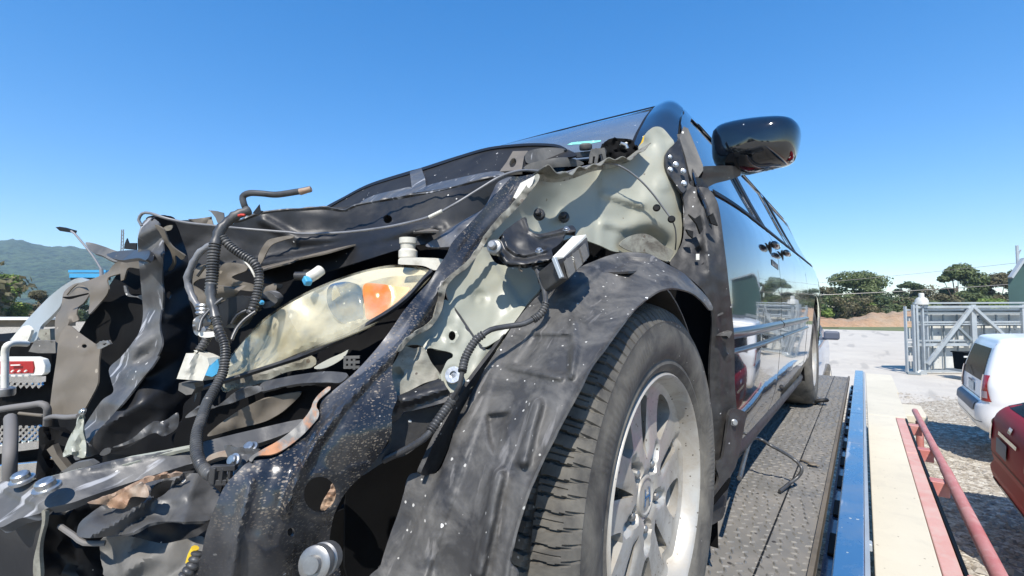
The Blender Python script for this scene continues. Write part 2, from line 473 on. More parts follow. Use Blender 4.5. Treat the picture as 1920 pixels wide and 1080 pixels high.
M_concrete = mat('pale_concrete', (.60, .545, .42), .85, var=(1.3, .12, None), dust=(6, .5, .8, (.42, .38, .31), .5), speck=[(50, .25, (.25, .21, .16), .10)], bump=(60, .2, .004))
M_pink = mat('faded_red_paint', (.50, .24, .20), .7, var=(3, .2, (.55, .33, .28)), dust=(9, .45, .7, (.5, .42, .36), .6), bump=(60, .2, .003))
M_pipe = mat('worn_red_pipe_paint', (.42, .13, .11), .5, var=(5, .3, (.46, .20, .17)), dust=(14, .5, .72, (.5, .36, .32), .7))
M_railblue = mat('blue_truck_paint', (.030, .105, .235), .25, coat=.7, var=(2, .2, (.038, .12, .25)), dust=(5, .45, .8, (.24, .27, .30), .5), scratch=(22, .60, (.35, .38, .42), .7), speck=[(60, .3, (.45, .45, .42), .12)])
M_galv = mat('galvanised_steel', (.36, .39, .40), .45, metal=.35, var=(3, .2, (.44, .47, .48)), bump=(40, .1, .003))
M_galv_d = mat('galvanised_steel_dark', (.20, .235, .25), .5, metal=.3, var=(4, .2, (.26, .29, .3)))
M_panel = mat('white_dotted_panel', (.56, .56, .52), .55, var=(5, .15, None), speck=[(9, .3, (.25, .27, .28), .5)])
M_green = mat('dark_green_cladding', (.035, .075, .068), .6, var=(1.5, .15, None))
M_suv = mat('white_car_paint', (.80, .80, .79), .3, coat=.3, var=(1, .03, None))
M_redcar = mat('dark_red_car_paint', (.28, .008, .014), .45, spec=.08, coat=.0, var=(1, .1, None))
M_carglass = mat('car_glass', (.006, .009, .012), .22, ior=1.15, spec=.05, var=None)
M_tail = mat('red_tail_lens', (.42, .008, .008), .1, coat=1, var=(8, .2, None))
M_tailw = mat('clear_tail_lens', (.6, .42, .40), .15, coat=1, var=None)
M_cargrey = mat('grey_bumper_plastic', (.10, .11, .14), .5, var=(3, .2, None))
M_ltblue = mat('light_blue_car_paint', (.30, .40, .58), .25, coat=.8, var=(1, .06, None))
M_chrome = mat('bright_chrome', (.72, .72, .72), .12, metal=1, var=(14, .2, None))
M_badge = mat('red_badge', (.36, .02, .02), .35, var=(10, .2, None))
M_pole = mat('weathered_pole', (.16, .15, .14), .7, var=(4, .2, None))
M_lampm = mat('grey_lamp_metal', (.20, .20, .21), .5, var=None)
M_signb = mat('blue_sign_paint', (.05, .28, .50), .4, var=(1, .1, None))
# ------------------------------------------------------------------ special materials
def M_ground():
    m = bpy.data.materials.new('gravel_ground'); m.use_nodes = True; nt = m.node_tree; nd, lk = nt.nodes, nt.links
    b = nd['Principled BSDF']; b.inputs['Roughness'].default_value = .95; b.inputs['Specular IOR Level'].default_value = .2
    tc = nd.new('ShaderNodeTexCoord')
    def N(s, d=6, r=.6):
        n = nd.new('ShaderNodeTexNoise'); n.inputs['Scale'].default_value = s; n.inputs['Detail'].default_value = d; n.inputs['Roughness'].default_value = r
        lk.new(tc.outputs['Object'], n.inputs['Vector']); return n.outputs['Fac']
    def R(src, lo, hi):
        r = nd.new('ShaderNodeMapRange'); r.inputs[1].default_value = lo; r.inputs[2].default_value = hi; lk.new(src, r.inputs[0]); return r.outputs[0]
    def X(f, a, c):
        x = nd.new('ShaderNodeMix'); x.data_type = 'RGBA'; lk.new(f, x.inputs[0])
        for v, i in ((a, 6), (c, 7)):
            if isinstance(v, tuple): x.inputs[i].default_value = (*v, 1)
            else: lk.new(v, x.inputs[i])
        return x.outputs[2]
    c = X(R(N(.5), .35, .7), (.36, .31, .24), (.27, .23, .17))
    c = X(R(N(9, 3), .42, .60), c, (.60, .56, .47))
    c = X(R(N(16, 3), .54, .66), c, (.11, .09, .07))
    c = X(R(N(45, 2), .55, .7), c, (.16, .14, .11))
    lk.new(c, b.inputs['Base Color'])
    bp = nd.new('ShaderNodeBump'); bp.inputs['Distance'].default_value = .03; bp.inputs['Strength'].default_value = .8
    lk.new(N(22, 5), bp.inputs['Height']); lk.new(bp.outputs[0], b.inputs['Normal'])
    return m
def M_leaf(name, c1, c2, hue=.5):
    m = bpy.data.materials.new(name); m.use_nodes = True; nt = m.node_tree; nd, lk = nt.nodes, nt.links
    b = nd['Principled BSDF']; b.inputs['Roughness'].default_value = .6; b.inputs['Specular IOR Level'].default_value = .25
    g = nd.new('ShaderNodeNewGeometry'); x = nd.new('ShaderNodeMix'); x.data_type = 'RGBA'
    x.inputs[6].default_value = (*c1, 1); x.inputs[7].default_value = (*c2, 1)
    lk.new(g.outputs['Random Per Island'], x.inputs[0]); lk.new(x.outputs[2], b.inputs['Base Color'])
    t = nd.new('ShaderNodeBsdfTranslucent'); lk.new(x.outputs[2], t.inputs['Color']); s = nd.new('ShaderNodeMixShader'); s.inputs[0].default_value = .3
    lk.new(b.outputs[0], s.inputs[1]); lk.new(t.outputs[0], s.inputs[2]); lk.new(s.outputs[0], nd['Material Output'].inputs['Surface'])
    return m
M_gr = M_ground()
M_lot = mat('pale_lot_paving', (.50, .46, .39), .9, var=(.35, .25, (.44, .40, .34)), dust=(1.2, .45, .7, (.56, .51, .42), .7), scratch=(1.6, .60, (.27, .25, .22), .5), bump=(12, .3, .02))
M_stone = mat('gravel_stone', (.38, .35, .30), .9, var=(5, .5, (.22, .19, .15)), bump=(40, .3, .004))
M_bed = mat('steel_bed_plate', (.155, .15, .14), .55, metal=.05, var=(2.2, .25, (.17, .16, .14)), dust=(5, .42, .7, (.25, .225, .19), .75), scratch=(9, .62, (.34, .32, .29), .5),
            speck=[(60, .3, (.42, .4, .36), .06), (40, .3, (.05, .045, .04), .08)], bump=(50, .2, .003))
M_bedl = mat('steel_tread_worn', (.165, .16, .148), .45, metal=.15, var=(30, .5, (.10, .096, .088)), dust=(6, .42, .7, (.28, .255, .21), .6))
M_dirt = mat('orange_clay', (.46, .25, .13), .95, var=(.25, .3, (.38, .29, .20)), dust=(1.1, .45, .62, (.30, .20, .11), .8), bump=(3, .9, .4))
M_grass = mat('dry_grass_verge', (.10, .13, .045), .9, var=(.5, .3, (.17, .17, .07)), bump=(10, .4, .05))
M_bark = mat('tree_bark', (.13, .10, .075), .9, var=(3, .3, None), bump=(20, .4, .02))
M_leafA = M_leaf('leaf_olive', (.085, .115, .045), (.165, .195, .08))
M_leafB = M_leaf('leaf_dark', (.055, .085, .042), (.12, .15, .065))
M_leafC = M_leaf('leaf_bright', (.12, .19, .04), (.25, .32, .08))
M_leafD = M_leaf('leaf_brownish', (.11, .105, .055), (.19, .165, .09))
M_hill = mat('wooded_hill', (.055, .090, .055), .95, spec=.1, var=(.02, .4, (.085, .12, .065)), dust=(.08, .45, .58, (.018, .034, .026), .95), bump=(.08, .9, 8))

def grd(name, pts, z, m, kind='structure'):
    o = build(name, [V(x, y, z) for x, y in pts], [tuple(range(len(pts)))], m)
    tag(o, kind=kind); return o
GZ = -2.1
grd('ground', [(-1880, -240), (880, -240), (880, 1580), (-1880, 1580)], GZ, M_gr)
grd('lot_paving', [(-26, 13.0), (.6, 13.0), (3.2, 16.5), (7.5, 18.4), (40, 34), (40, 57), (-30, 57), (-60, 20)], GZ + .004, M_lot)
grd('grass_strip', [(-60, 53.0), (60, 50.0), (60, 62), (-60, 62)], GZ + .009, M_grass)
grd('grass_verge', [(-60, 57.2), (60, 57.2), (90, 140), (-90, 140)], GZ + .006, M_grass)

# gravel near the cars: stones nobody could count
rnd = random.Random(4)
vs, fs = [], []
for i in range(12000):
    y = 3.2 + 11.5 * rnd.random() ** 1.3; x = .35 + rnd.random() * (2.2 + y * .25)
    s = rnd.uniform(.012, .038) * (1 if rnd.random() < .93 else 1.7); a = rnd.uniform(0, 6.28)
    b = len(vs)
    for dx, dy, dz in ((1, 0, .1), (0, 1, .1), (-1, 0, .1), (0, -1, .1), (.1, .1, .75)):
        q = rnd.uniform(.7, 1.25)
        vs.append(V(x + (dx * math.cos(a) - dy * math.sin(a)) * s * q, y + (dx * math.sin(a) + dy * math.cos(a)) * s * q, GZ + dz * s * .8))
    fs += [(b, b + 1, b + 4), (b + 1, b + 2, b + 4), (b + 2, b + 3, b + 4), (b + 3, b, b + 4)]
tag(build('gravel', vs, fs, M_stone), 'loose pale gravel covering the yard beside the parked cars', 'gravel', kind='stuff')

# hills
def hill():
    cols, rows = 200, 34; vs, fs = [], []
    for i in range(cols):
        px = -900 + i * 9.0
        r = ray(px, 575); a = Vector((r.x, r.y, 0)).normalized()
        q = px
        top = 121 - max(0, q) * .10 - max(0, q - 260) * .12 + min(0, q) * .03
        top += 1.0 * noise.noise(Vector((q / 120, 3, 0))) + 1.1 * noise.noise(Vector((q / 34, 9, 0)))
        for j in range(rows):
            t = j / (rows - 1); d = 380 + 1000 * t
            cosa = 1 / math.hypot(1, (px - 960) / F)
            hmax = max(0, top) / F * 1050
            pr = sst(0, .67, t) if t < .67 else 1 - sst(.67, 1, t) * .5
            h = hmax * pr * (1 + .05 * noise.noise(Vector((q / 60, t * 6, 5))) * (1 - abs(t - .67)))
            h += 3.5 * noise.noise(Vector((q / 11., t * 40, 1))) * min(1, t * 3) + 2.5 * noise.noise(Vector((q / 5., t * 70, 2))) * min(1, t * 3)
            p = a * (d / cosa); vs.append(Vector((p.x, p.y, h - (1 if t == 0 else 0))))
    for i in range(cols - 1):
        for j in range(rows - 1):
            a = i * rows + j; fs.append((a, a + rows, a + rows + 1, a + 1))
    tag(build('hills', vs, fs, M_hill, smooth=True, split=180), kind='structure')
hill()

# trees
def tree(label, px, d, top_y, width, seed, leaf, kind='round', group='trees behind the clay bank', n=2600, leafsize=.3, trunk_h=.13, name='broadleaf_tree'):
    rnd = random.Random(seed)
    base = P(px, 575, d); base.z = 0
    Hh = CAM.z + (575 - top_y) / F * d
    root = thing(name, label, 'tree', base, 0, group)
    Rw = width / F * d / 2
    vs, fs = [], []
    cl = []
    leafsize *= .72; n = int(n * 1.7)
    for k in range(22):
        a = rnd.uniform(0, 6.28); hh = rnd.uniform(trunk_h, .93); rr = math.sqrt(max(.02, 1 - ((hh - .55) / .5) ** 2)) * Rw * rnd.uniform(.3, .82)
        cl.append(Vector((math.cos(a) * rr, math.sin(a) * rr, hh * Hh)))
    cl.append(Vector((0, 0, Hh * .9)))
    for c in cl:
        s = Rw * rnd.uniform(.2, .42); sz = min(s * .7, Hh * .16)
        for q in range(n // len(cl)):
            v = Vector((rnd.gauss(0, 1), rnd.gauss(0, 1), rnd.gauss(0, 1))).normalized() * rnd.uniform(.55, 1.06)
            p = c + Vector((v.x * s, v.y * s, v.z * sz))
            L = leafsize * rnd.uniform(.6, 1.3); nn = Vector((v.x, v.y, v.z * 1.3 + .5 + rnd.gauss(0, .5))) + Vector((rnd.gauss(0, .5), rnd.gauss(0, .5), 0))
            nn.normalize(); t = nn.orthogonal().normalized(); bt = nn.cross(t); ang = rnd.uniform(0, 6.28)
            t, bt = t * math.cos(ang) + bt * math.sin(ang), bt * math.cos(ang) - t * math.sin(ang)
            b = len(vs); vs += [p + t * L, p + bt * L * .6, p - t * L, p - bt * L * .6 + nn * L * .2]; fs.append((b, b + 1, b + 2, b + 3))
    build('crown', vs, fs, leaf, root, world=False)
    tube('trunk', [(0, 0, -.2), (.1, 0, Hh * .25), (0, .1, Hh * .6)], .05 * Rw + .08, M_bark, root, seg=7, step=.6, world=False, rfun=lambda t: 1 - .6 * t)
    for k in range(5):
        c = cl[k * 3]
        tube('limb', [(0, 0, Hh * .2), tuple(c * .5 + Vector((0, 0, Hh * .1))), tuple(c)], .03 * Rw, M_bark, root, seg=5, step=1, world=False, rfun=lambda t: 1 - .75 * t)
    return root
tree('widest rounded olive-green tree, just right of the van roofline', 1612, 74, 511, 118, 1, M_leafA, n=5200)
tree('low pale tree at the left end of the treeline, nearest the van', 1545, 82, 538, 62, 2, M_leafD, n=2200)
tree('dark tree between the two tallest trees with a thin top shoot', 1704, 84, 526, 46, 3, M_leafB, n=1800)
tree('low spreading brown-green tree joining the middle of the treeline', 1740, 90, 536, 96, 4, M_leafD, n=3000)
tree('tallest layered green tree rising above the steel gate', 1795, 72, 494, 84, 5, M_leafA, n=5200)
tree('brown-tinted tree left of the dark green building', 1874, 70, 512, 74, 6, M_leafD, n=3600)
tree('tall dark tree partly behind the dark green building', 1935, 74, 500, 84, 16, M_leafB, n=2600)
tree('dark tree filling the gap behind the left of the treeline', 1655, 92, 548, 90, 7, M_leafB, n=2600)
tree('dark tree behind the gate between the taller ones', 1840, 92, 545, 80, 17, M_leafB, n=2600)
for i, (px, ty, w, mt_, lb) in enumerate(((1520, 560, 60, M_leafB, 'dark bush against the van at the left end of the treeline'), (1566, 552, 50, M_leafA, 'olive bush between the pale tree and the widest tree'), (1600, 556, 90, M_leafD, 'wide olive-brown undergrowth below the widest tree'), (1690, 560, 80, M_leafA, 'wide olive undergrowth left of the gate'), (1650, 556, 60, M_leafB, 'dark bush filling the foot of the gap right of the widest tree'), (1700, 558, 50, M_leafD, 'brownish bush directly left of the gate dome'), (1770, 552, 60, M_leafD, 'brownish bush above the middle of the gate'), (1835, 548, 56, M_leafA, 'olive bush between the tallest tree and the green building'), (1540, 572, 46, M_leafC, 'bright green bush at the left foot of the treeline'), (1588, 568, 56, M_leafD, 'olive-brown bush below the widest tree'),
                                     (1632, 566, 40, M_leafC, 'bright green sapling bush right of the olive-brown bush'), (1676, 570, 52, M_leafA, 'olive bush left of the steel gate'),
                                     (1735, 560, 60, M_leafA, 'olive bush rising behind the left of the gate'), (1800, 560, 60, M_leafB, 'dark bush below the tallest tree'), (1865, 562, 60, M_leafC, 'bright green bush beside the green building'))):
    tree(lb, px, 62 + i % 2 * 3, ty, w, 30 + i, mt_, n=1500, leafsize=.24, trunk_h=.12, name='bush', group='bushes at the foot of the treeline').__setitem__('category', 'bush')
tree('bright yellow-green tree at the far left edge of the photo', 4, 52, 512, 92, 8, M_leafC, n=4200, leafsize=.26, group='trees at the left edge')
tree('dark brown-green tree right of the bright one, below the hill', 74, 60, 545, 92, 9, M_leafD, n=4200, leafsize=.26, group='trees at the left edge')
tree('dark low tree below the blue sign', 150, 66, 560, 80, 10, M_leafB, n=2400, leafsize=.28, group='trees at the left edge')
# behind the camera and to its right: unseen trees added only for reflections
for i in range(13):
    a = math.radians(-70 - i * 14); R_ = 62 + (i * 37 % 11)
    p = Vector((math.cos(a) * R_, math.sin(a) * R_, 0))
    r = random.Random(50 + i)
    o = tree('unseen tree added behind the photographer for reflections, number %s' % ('one two three four five six seven eight nine ten eleven twelve thirteen'.split()[i]), 960, 60, 490 + r.random() * 20, 130, 60 + i, (M_leafA, M_leafB, M_leafD)[i % 3], n=900, leafsize=.55, group='unseen trees added for reflections')
    o.location = p
    o['label'] = 'unseen green tree added behind the photographer for reflections'

# orange clay bank
def bank():
    nx, ny = 120, 16; vs, fs = [], []
    for i in range(nx):
        px = 1440 + i * 5.4
        for j in range(ny):
            t = j / (ny - 1); d = 47 + 9 * t
            hh = .75 + .5 * noise.noise(Vector((px / 40, 4, 0))) + .35 * noise.noise(Vector((px / 14, 7, 0))) + .75 * sst(1590, 1650, px)
            z = GZ + hh * math.sin(math.pi * min(1, t * .9)) ** .7 + .16 * noise.noise(Vector((px / 9, t * 8, 2))) * (1 if 0 < t < 1 else 0) - (.05 if j in (0, ny - 1) else 0)
            p = P(px, 575, d); vs.append(V(p.x, p.y, z))
    for i in range(nx - 1):
        for j in range(ny - 1):
            a = i * ny + j; fs.append((a, a + ny, a + ny + 1, a + 1))
    tag(build('clay_bank', vs, fs, M_dirt, smooth=True, split=180), kind='structure')
bank()
# thin black fence before the bank
fr = thing('metal_fence', 'thin black metal fence at the back of the pale lot, right of the van', 'fence', P(1530, 575, 42) - Vector((0, 0, CAM.z)))
def gp(px, z, d): p = P(px, 575, d); return Vector((p.x, p.y, z))
for px in (1520, 1538, 1571): bar('post', gp(px, 0, 42), gp(px, 1.15, 42), .1, .1, M_trim, fr)
for z in (.15, 1.05): bar('fence_rail', gp(1515, z, 42), gp(1571, z, 42), .05, .05, M_trim, fr)
for k in range(13): bar('fence_bar', gp(1522 + k * 3.8, .15, 42), gp(1522 + k * 3.8, 1.05, 42), .022, .022, M_trim, fr)
# overhead wires
def wire(label, a, b, sag, r=.03):
    a, b = Vector(a), Vector(b)
    pts = [a.lerp(b, t / 12) - Vector((0, 0, sag * 4 * (t / 12) * (1 - t / 12))) for t in range(13)]
    tag(tube('power_line', pts, r, M_cable, seg=5, smooth_path=False), label, 'cable')
wire('pale overhead wire sagging in front of the treeline', P(1440, 556, 60), P(2100, 516, 48), .35, .045)
wire('fainter overhead wire against the sky above the treeline', P(1440, 538, 64), P(2100, 470, 52), .25, .022)

# ------------------------------------------------------------------ steel gate stored upright
DG = 14.4
o0 = P(1697, 575, DG)
def G(x, y, off=0):                                    # crop coordinates -> upright plane facing the photographer
    px, py = 1500 + x / 4.5, 460 + y / 4.5
    p = P(px, 575, DG - off); return Vector((p.x, p.y, CAM.z - (py - 575) / F * DG))
gt = thing('steel_gate', 'tall galvanised steel gate frame with dotted white panels, standing in the gravel', 'gate', Vector((o0.x, o0.y, 0)))
def gbar(n, x1, y1, x2, y2, w, off=0, m=M_galv, dp=.08): return bar(n, G(x1, y1, off), G(x2, y2, off), w, dp, m, gt, up=tuple(f0), world=True) if False else bar(n, G(x1, y1, off), G(x2, y2, off), dp, w, m, gt, up=tuple((G(x2, y2) - G(x1, y1)).normalized().cross(f0)))
prism('backing_sheet', [G(965, 532, -.3), G(2010, 532, -.3), G(2010, 1056, -.3), G(965, 1056, -.3)], .03, M_galv, gt)
xs_ = [1075, 1105, 1200, 1312, 1425, 1545, 1650, 1760, 1880, 2000]
ys_ = [(590, 640), (682, 800), (856, 1045)]
for i in range(len(xs_) - 1):
    for y1, y2 in ys_:
        a, b, c, d = G(xs_[i] + 5, y1, -.2), G(xs_[i + 1] - 5, y1, -.2), G(xs_[i + 1] - 5, y2, -.2), G(xs_[i] + 5, y2, -.2)
        prism('panel', [a, b, c, d], .03, M_panel, gt)
for x in (905, ):
    for y1, y2 in ((600, 640), (700, 790), (860, 930), (980, 1040)): prism('panel', [G(895, y1, -.1), G(945, y1, -.1), G(945, y2, -.1), G(895, y2, -.1)], .03, M_panel, gt)
for y, w, o in ((488, .05, .1), (520, .07, .12), (545, .05, .05), (572, .04, .06), (648, .05, .02), (668, .04, .04), (802, .05, .06), (836, .09, .04), (1056, .07, .1)):
    gbar('crossbar', 880 if y in (545, 802, 836) else 960, y, 2020, y - 4, w, o, M_galv if y != 572 else M_galv_d)
prism('mesh_strip', [G(975, 535, -.1), G(2010, 535, -.1), G(2010, 566, -.1), G(975, 566, -.1)], .02, M_galv_d, gt)
for x, w, o in ((885, .04, .1), (952, .05, .15), (978, .06, .14), (1028, .045, .12), (1062, .04, .0), (1456, .15, .1), (1880, .12, .1)):
    gbar('upright', x, 500 if x > 900 else 515, x, 1062, w, o)
for x in (1105, 1205, 1320, 1545, 1650, 1760): gbar('stud', x, 585, x, 1050, .03, -.1, M_galv_d, .04)
gbar('diagonal_brace', 1450, 520, 1055, 995, .10, .17); gbar('diagonal_brace', 1462, 520, 1700, 745, .08, .18)
gbar('diagonal_brace', 1320, 682, 1432, 795, .07, .16, M_galv_d); gbar('diagonal_brace', 1500, 600, 1650, 690, .07, .1, M_galv_d)
for x in (1050, 1470):                                # bolts along the uprights
    vs, fs = [], []
    for k in range(24):
        p = G(x, 600 + k * 19, .13); b = len(vs)
        for dz in (-.012, .012):
            for dx in (-.012, .012): vs.append(p + RGT * dx + Vector((0, 0, dz)))
        fs.append((b, b + 1, b + 3, b + 2))
    build('bolt_row', vs, fs, M_galv_d, gt, thick=.012)['kind'] = 'stuff'
lathe('lamp_dome', [(.02, 0), (.17, 0), (.17, .12), (.13, .2), (.07, .23), (.07, .34), (.05, .36), (0, .36)], G(1028, 500, .1), (0, 0, 1), M_panel, gt, 16)
lathe('roller', [(.15, -.04), (.17, -.02), (.17, .02), (.15, .04)], G(1005, 1085, .2), tuple(f0), M_galv, gt, 18)
box('foot', G(940, 1068, .1), (.3, .5, .06), M_galv_d, gt)
box('foot', G(1470, 1075, .1), (.3, .7, .06), M_galv_d, gt)
# dark tub on a skid before the gate
tb = thing('storage_tub', 'dark lidded tub with pale handle, set before the gate', 'tub', gp(1810, 0, 13.2))
c = gp(1810, .62, 13.2); R0 = Matrix.Rotation(YAW, 3, 'Z')
bx_ = [Vector((x, y, z)) for z, s in ((.30, .86), (.78, 1.0)) for x, y in ((-.25 * s, -.2), (.25 * s, -.2), (.25 * s, .2), (-.25 * s, .2))]
build('tub_body', [c + R0 @ v - Vector((0, 0, .62)) for v in bx_], [(0, 3, 2, 1), (4, 5, 6, 7), (0, 1, 5, 4), (1, 2, 6, 5), (2, 3, 7, 6), (3, 0, 4, 7)], M_carglass, tb, bevel=.02)
box('rim', gp(1810, .79, 13.2), (.54, .46, .04), M_carglass, tb, rot=R0, bevel=.01)
box('handle', gp(1812, .68, 12.98), (.26, .03, .05), M_panel, tb, rot=R0, bevel=.01)
sk = thing('steel_skid', 'low steel skid frame under the dark tub', 'skid', gp(1818, 0, 13.2))
for dx in (-.35, .45):
    for dy in (-.2, .25): bar('leg', gp(1816, 0, 13.2) + R0 @ Vector((dx, dy, 0)), gp(1816, .26, 13.2) + R0 @ Vector((dx, dy, 0)), .05, .05, M_galv, sk)
box('deck', gp(1818, .275, 13.2), (.95, .6, .05), M_galv_d, sk, rot=R0)
# green building at the right edge
gb = thing('green_building', 'dark green metal clad building with pitched roof at the right edge', 'building', gp(1960, 0, 15.5))
def GB(px, z, d): return gp(px, z, d)
u = RGT; w_ = 7.0; A = gp(1892, 0, 15.2); Bk = (P(1892, 575, 1) - CAM).normalized() * 6 + RGT * .6
sec = [(0, 0), (0, 3.02), (.42, 3.62), (1.5, 3.9), (w_, 3.9), (w_, 0)]
vs = [A + u * x + Vector((0, 0, z)) for x, z in sec] + [A + u * x + Vector((0, 0, z)) + Bk for x, z in sec]
n = len(sec)
build('wall', vs, [tuple(range(n)), tuple(reversed(range(n, 2 * n)))] + [(i, (i + 1) % n, (i + 1) % n + n, i + n)[::-1] for i in range(n)], M_green, gb)
for i in range(1, 4):
    a = A + u * (sec[i][0] - .02) + Vector((0, 0, sec[i][1] + .04)); b = A + u * (sec[i + 1][0]) + Vector((0, 0, sec[i + 1][1] + .04))
    bar('roof_trim', a - f0 * .1, b - f0 * .1, .12, .08, M_galv, gb)
for k in range(5): bar('cladding_seam', A + u * (.35 + k * .45) - f0 * .01, A + u * (.35 + k * .45) - f0 * .01 + Vector((0, 0, 3.1)), .03, .03, M_green, gb)
bar('base_ledge', A - u * .4 - f0 * .3 + Vector((0, 0, 1.32)), A + u * 3 - f0 * .3 + Vector((0, 0, 1.32)), .5, .14, M_galv_d, gb)
up_ = thing('utility_pole', 'slim pale pole standing above the green building roof', 'pole', gp(1912, 0, 26))
tube('shaft', [gp(1912, 0, 26), gp(1912, 5.6, 26)], .07, M_galv, up_, seg=8, smooth_path=False)
bar('bracket', gp(1912, 5.0, 26), gp(1919, 5.35, 26), .05, .05, M_galv, up_)

# ------------------------------------------------------------------ left background
lamp = thing('street_lamp', 'dark headed street lamp on a slanting arm, against the sky at the left', 'street lamp', gp(196, 0, 24))
tube('arm', [P(133, 433, 24), P(140, 438, 24), P(172, 477, 24), P(190, 505, 24)], .05, M_lampm, lamp, seg=8, step=.2)
tube('pole', [P(190, 505, 24), gp(193, 2, 24), gp(194, 0, 24)], .09, M_lampm, lamp, seg=8, step=.5)
q = [P(104, 426, 24), P(112, 425, 24), P(133, 431, 24), P(131, 436, 24), P(112, 433, 24)]
prism('lamp_head', q, .35, M_trim, lamp)
ms = thing('lattice_mast', 'thin lattice mast rising beside the crushed fender at the left', 'mast', gp(225, 0, 90))
for dx in (-.35, .35): bar('leg', gp(225, 0, 90) + RGT * dx, gp(225, 17.4, 90) + RGT * dx * .5, .12, .12, M_pole, ms)
for k in range(14): bar('lattice_bar', gp(225, 8 + k * .66, 90) + RGT * (.3 if k % 2 else -.3), gp(225, 8.66 + k * .66, 90) - RGT * (.3 if k % 2 else -.3), .06, .06, M_pole, ms)
sg = thing('blue_sign', 'blue fascia sign on posts below the hill at the left', 'sign', gp(168, 0, 40))
bar('fascia', P(134, 509, 40) + FWD * 0, P(204, 509, 40), .6, .22, M_signb, sg); bar('fascia', P(135, 517, 40), P(204, 517, 40), .5, .36, M_signb, sg)
bar('fascia_base', P(136, 523, 40), P(204, 523, 40), .4, .2, M_trim, sg)
for px in (140, 196): bar('post', gp(px, 0, 40), gp(px, 4.5, 40), .2, .2, M_pole, sg)
cp = thing('pale_canopy', 'long white edged canopy roof at the left edge, below the trees', 'canopy', gp(30, 0, 20))
bar('roof_edge', P(-60, 597, 20), P(118, 597, 20), 1.5, .10, M_white, cp); bar('fascia_panel', P(-60, 606, 20.3), P(118, 606, 20.3), 1.2, .28, M_brown, cp)
for px in (-30, 60, 110): bar('post', gp(px, 0, 20.5), gp(px, 1.3, 20.5), .12, .12, M_pole, cp)
# ------------------------------------------------------------------ the flatbed under the van
BZ = -.68
fb = thing('flatbed_truck', 'flatbed carrying the wrecked van, worn steel tread deck and blue side rail', 'truck', V(-1.2, 2.5, GZ))
box('deck', V(-1.12, 2.3, BZ - .03), (2.0, 6.4, .06), M_bed, fb)
vs, fs = [], []; rnd = random.Random(8)
k = 0
yy = .25
while yy < 5.45:
    xx = -.62 + (.018 if k % 2 else 0)
    while xx < -.128:
        a = math.radians(28 if k % 2 else 118) + rnd.uniform(-.3, .3); L, w2 = .0125 * rnd.uniform(.7, 1.1), .0038; xx += rnd.uniform(-.004, .004)
        ca, sa = math.cos(a), math.sin(a); b = len(vs)
        for (dx, dy, dz) in ((-L, 0, .0002), (-L * .5, -w2, .0002), (L * .5, -w2, .0002), (L, 0, .0002), (L * .5, w2, .0002), (-L * .5, w2, .0002), (-L * .55, 0, .0032), (L * .55, 0, .0032)):
            vs.append(V(xx + dx * ca - dy * sa, yy + dx * sa + dy * ca, BZ + dz))
        fs += [(b, b + 1, b + 6), (b + 1, b + 2, b + 7, b + 6), (b + 2, b + 3, b + 7), (b + 3, b + 4, b + 7), (b + 4, b + 5, b + 6, b + 7), (b + 5, b, b + 6)]
        xx += .036
    yy += .018; k += 1
build('tread_lozenges', vs, fs, M_bedl, fb)['kind'] = 'stuff'
bar('weld_seam', V(-.235, .2, BZ + .001), V(-.235, 5.5, BZ + .0005), .0045, .004, M_trim, fb)
bar('deck_edge', V(-.121, -1, BZ - .004), V(-.121, 5.5, BZ - .004), .012, .03, M_rust if 0 else M_brown, fb)
box('rail_recess', V(-.093, 2.2, BZ - .10), (.045, 6.6, .02), M_railblue, fb)
for k in range(16): box('tie_down_slot', V(-.091, .5 + k * .33, BZ - .085), (.03, .16, .012), M_trim, fb, bevel=.003)
for i, (y0, y1) in enumerate(((-.9, .62), (.624, 1.27), (1.274, 2.62), (2.626, 3.35), (3.356, 5.6))):
    box('side_rail', V(-.0425, (y0 + y1) / 2, BZ + .0 - .06), (.061, y1 - y0, .24), M_railblue, fb, bevel=.004)
box('outer_strip', V(-.006, 2.35, BZ + .03 - .05), (.010, 6.5, .14), M_galv, fb)
for y in (.7, 1.6): box('strip_clip', V(-.004, y, BZ + .03), (.018, .03, .02), M_galv, fb, bevel=.003)
box('chassis', V(-1.1, 2.2, -1.1), (.9, 6.4, .5), M_hole, fb)
for (x, y) in ((-.45, 4.3), (-1.75, 4.3)):
    lathe('wheel', [(.1, -.12), (.26, -.12), (.40, -.10), (.42, 0), (.40, .10), (.26, .12), (.1, .12)], V(x, y, GZ + .42), (1, 0, 0), M_tyre, fb, 28)
# loose things on the deck
tag(tube('black_hose', [V(-.262, 1.30, -.44), onZ(1412, 822, -.50), onZ(1450, 838, -.535), onZ(1487, 860, -.575), onZ(1503, 878, -.60), onZ(1497, 893, -.63), onZ(1478, 908, -.655), onZ(1462, 921, -.668)], .0062, M_cable, seg=10, step=.01),
    'thin black hose hanging from the van sill, its end on the deck', 'hose')
dr = thing('ratchet_hook', 'rusty flat hook lying on the deck near the blue rail', 'hook', onZ(1522, 868, BZ))
ph = onZ(1524, 870, BZ + .012)
lathe('plate', [(.001, -.004), (.014, -.004), (.018, 0), (.014, .004), (.001, .004)], ph, (0, 0, 1), M_brown, dr, 16); 
bar('tongue', onZ(1502, 862, BZ + .008), onZ(1535, 874, BZ + .010), .012, .006, M_brown, dr, bevel=.002)
ch = thing('tie_down_hook', 'black tie-down hook and strap ring beside the rear wheel', 'hook', onZ(1525, 750, BZ))
cpt = onZ(1528, 750, BZ + .03)
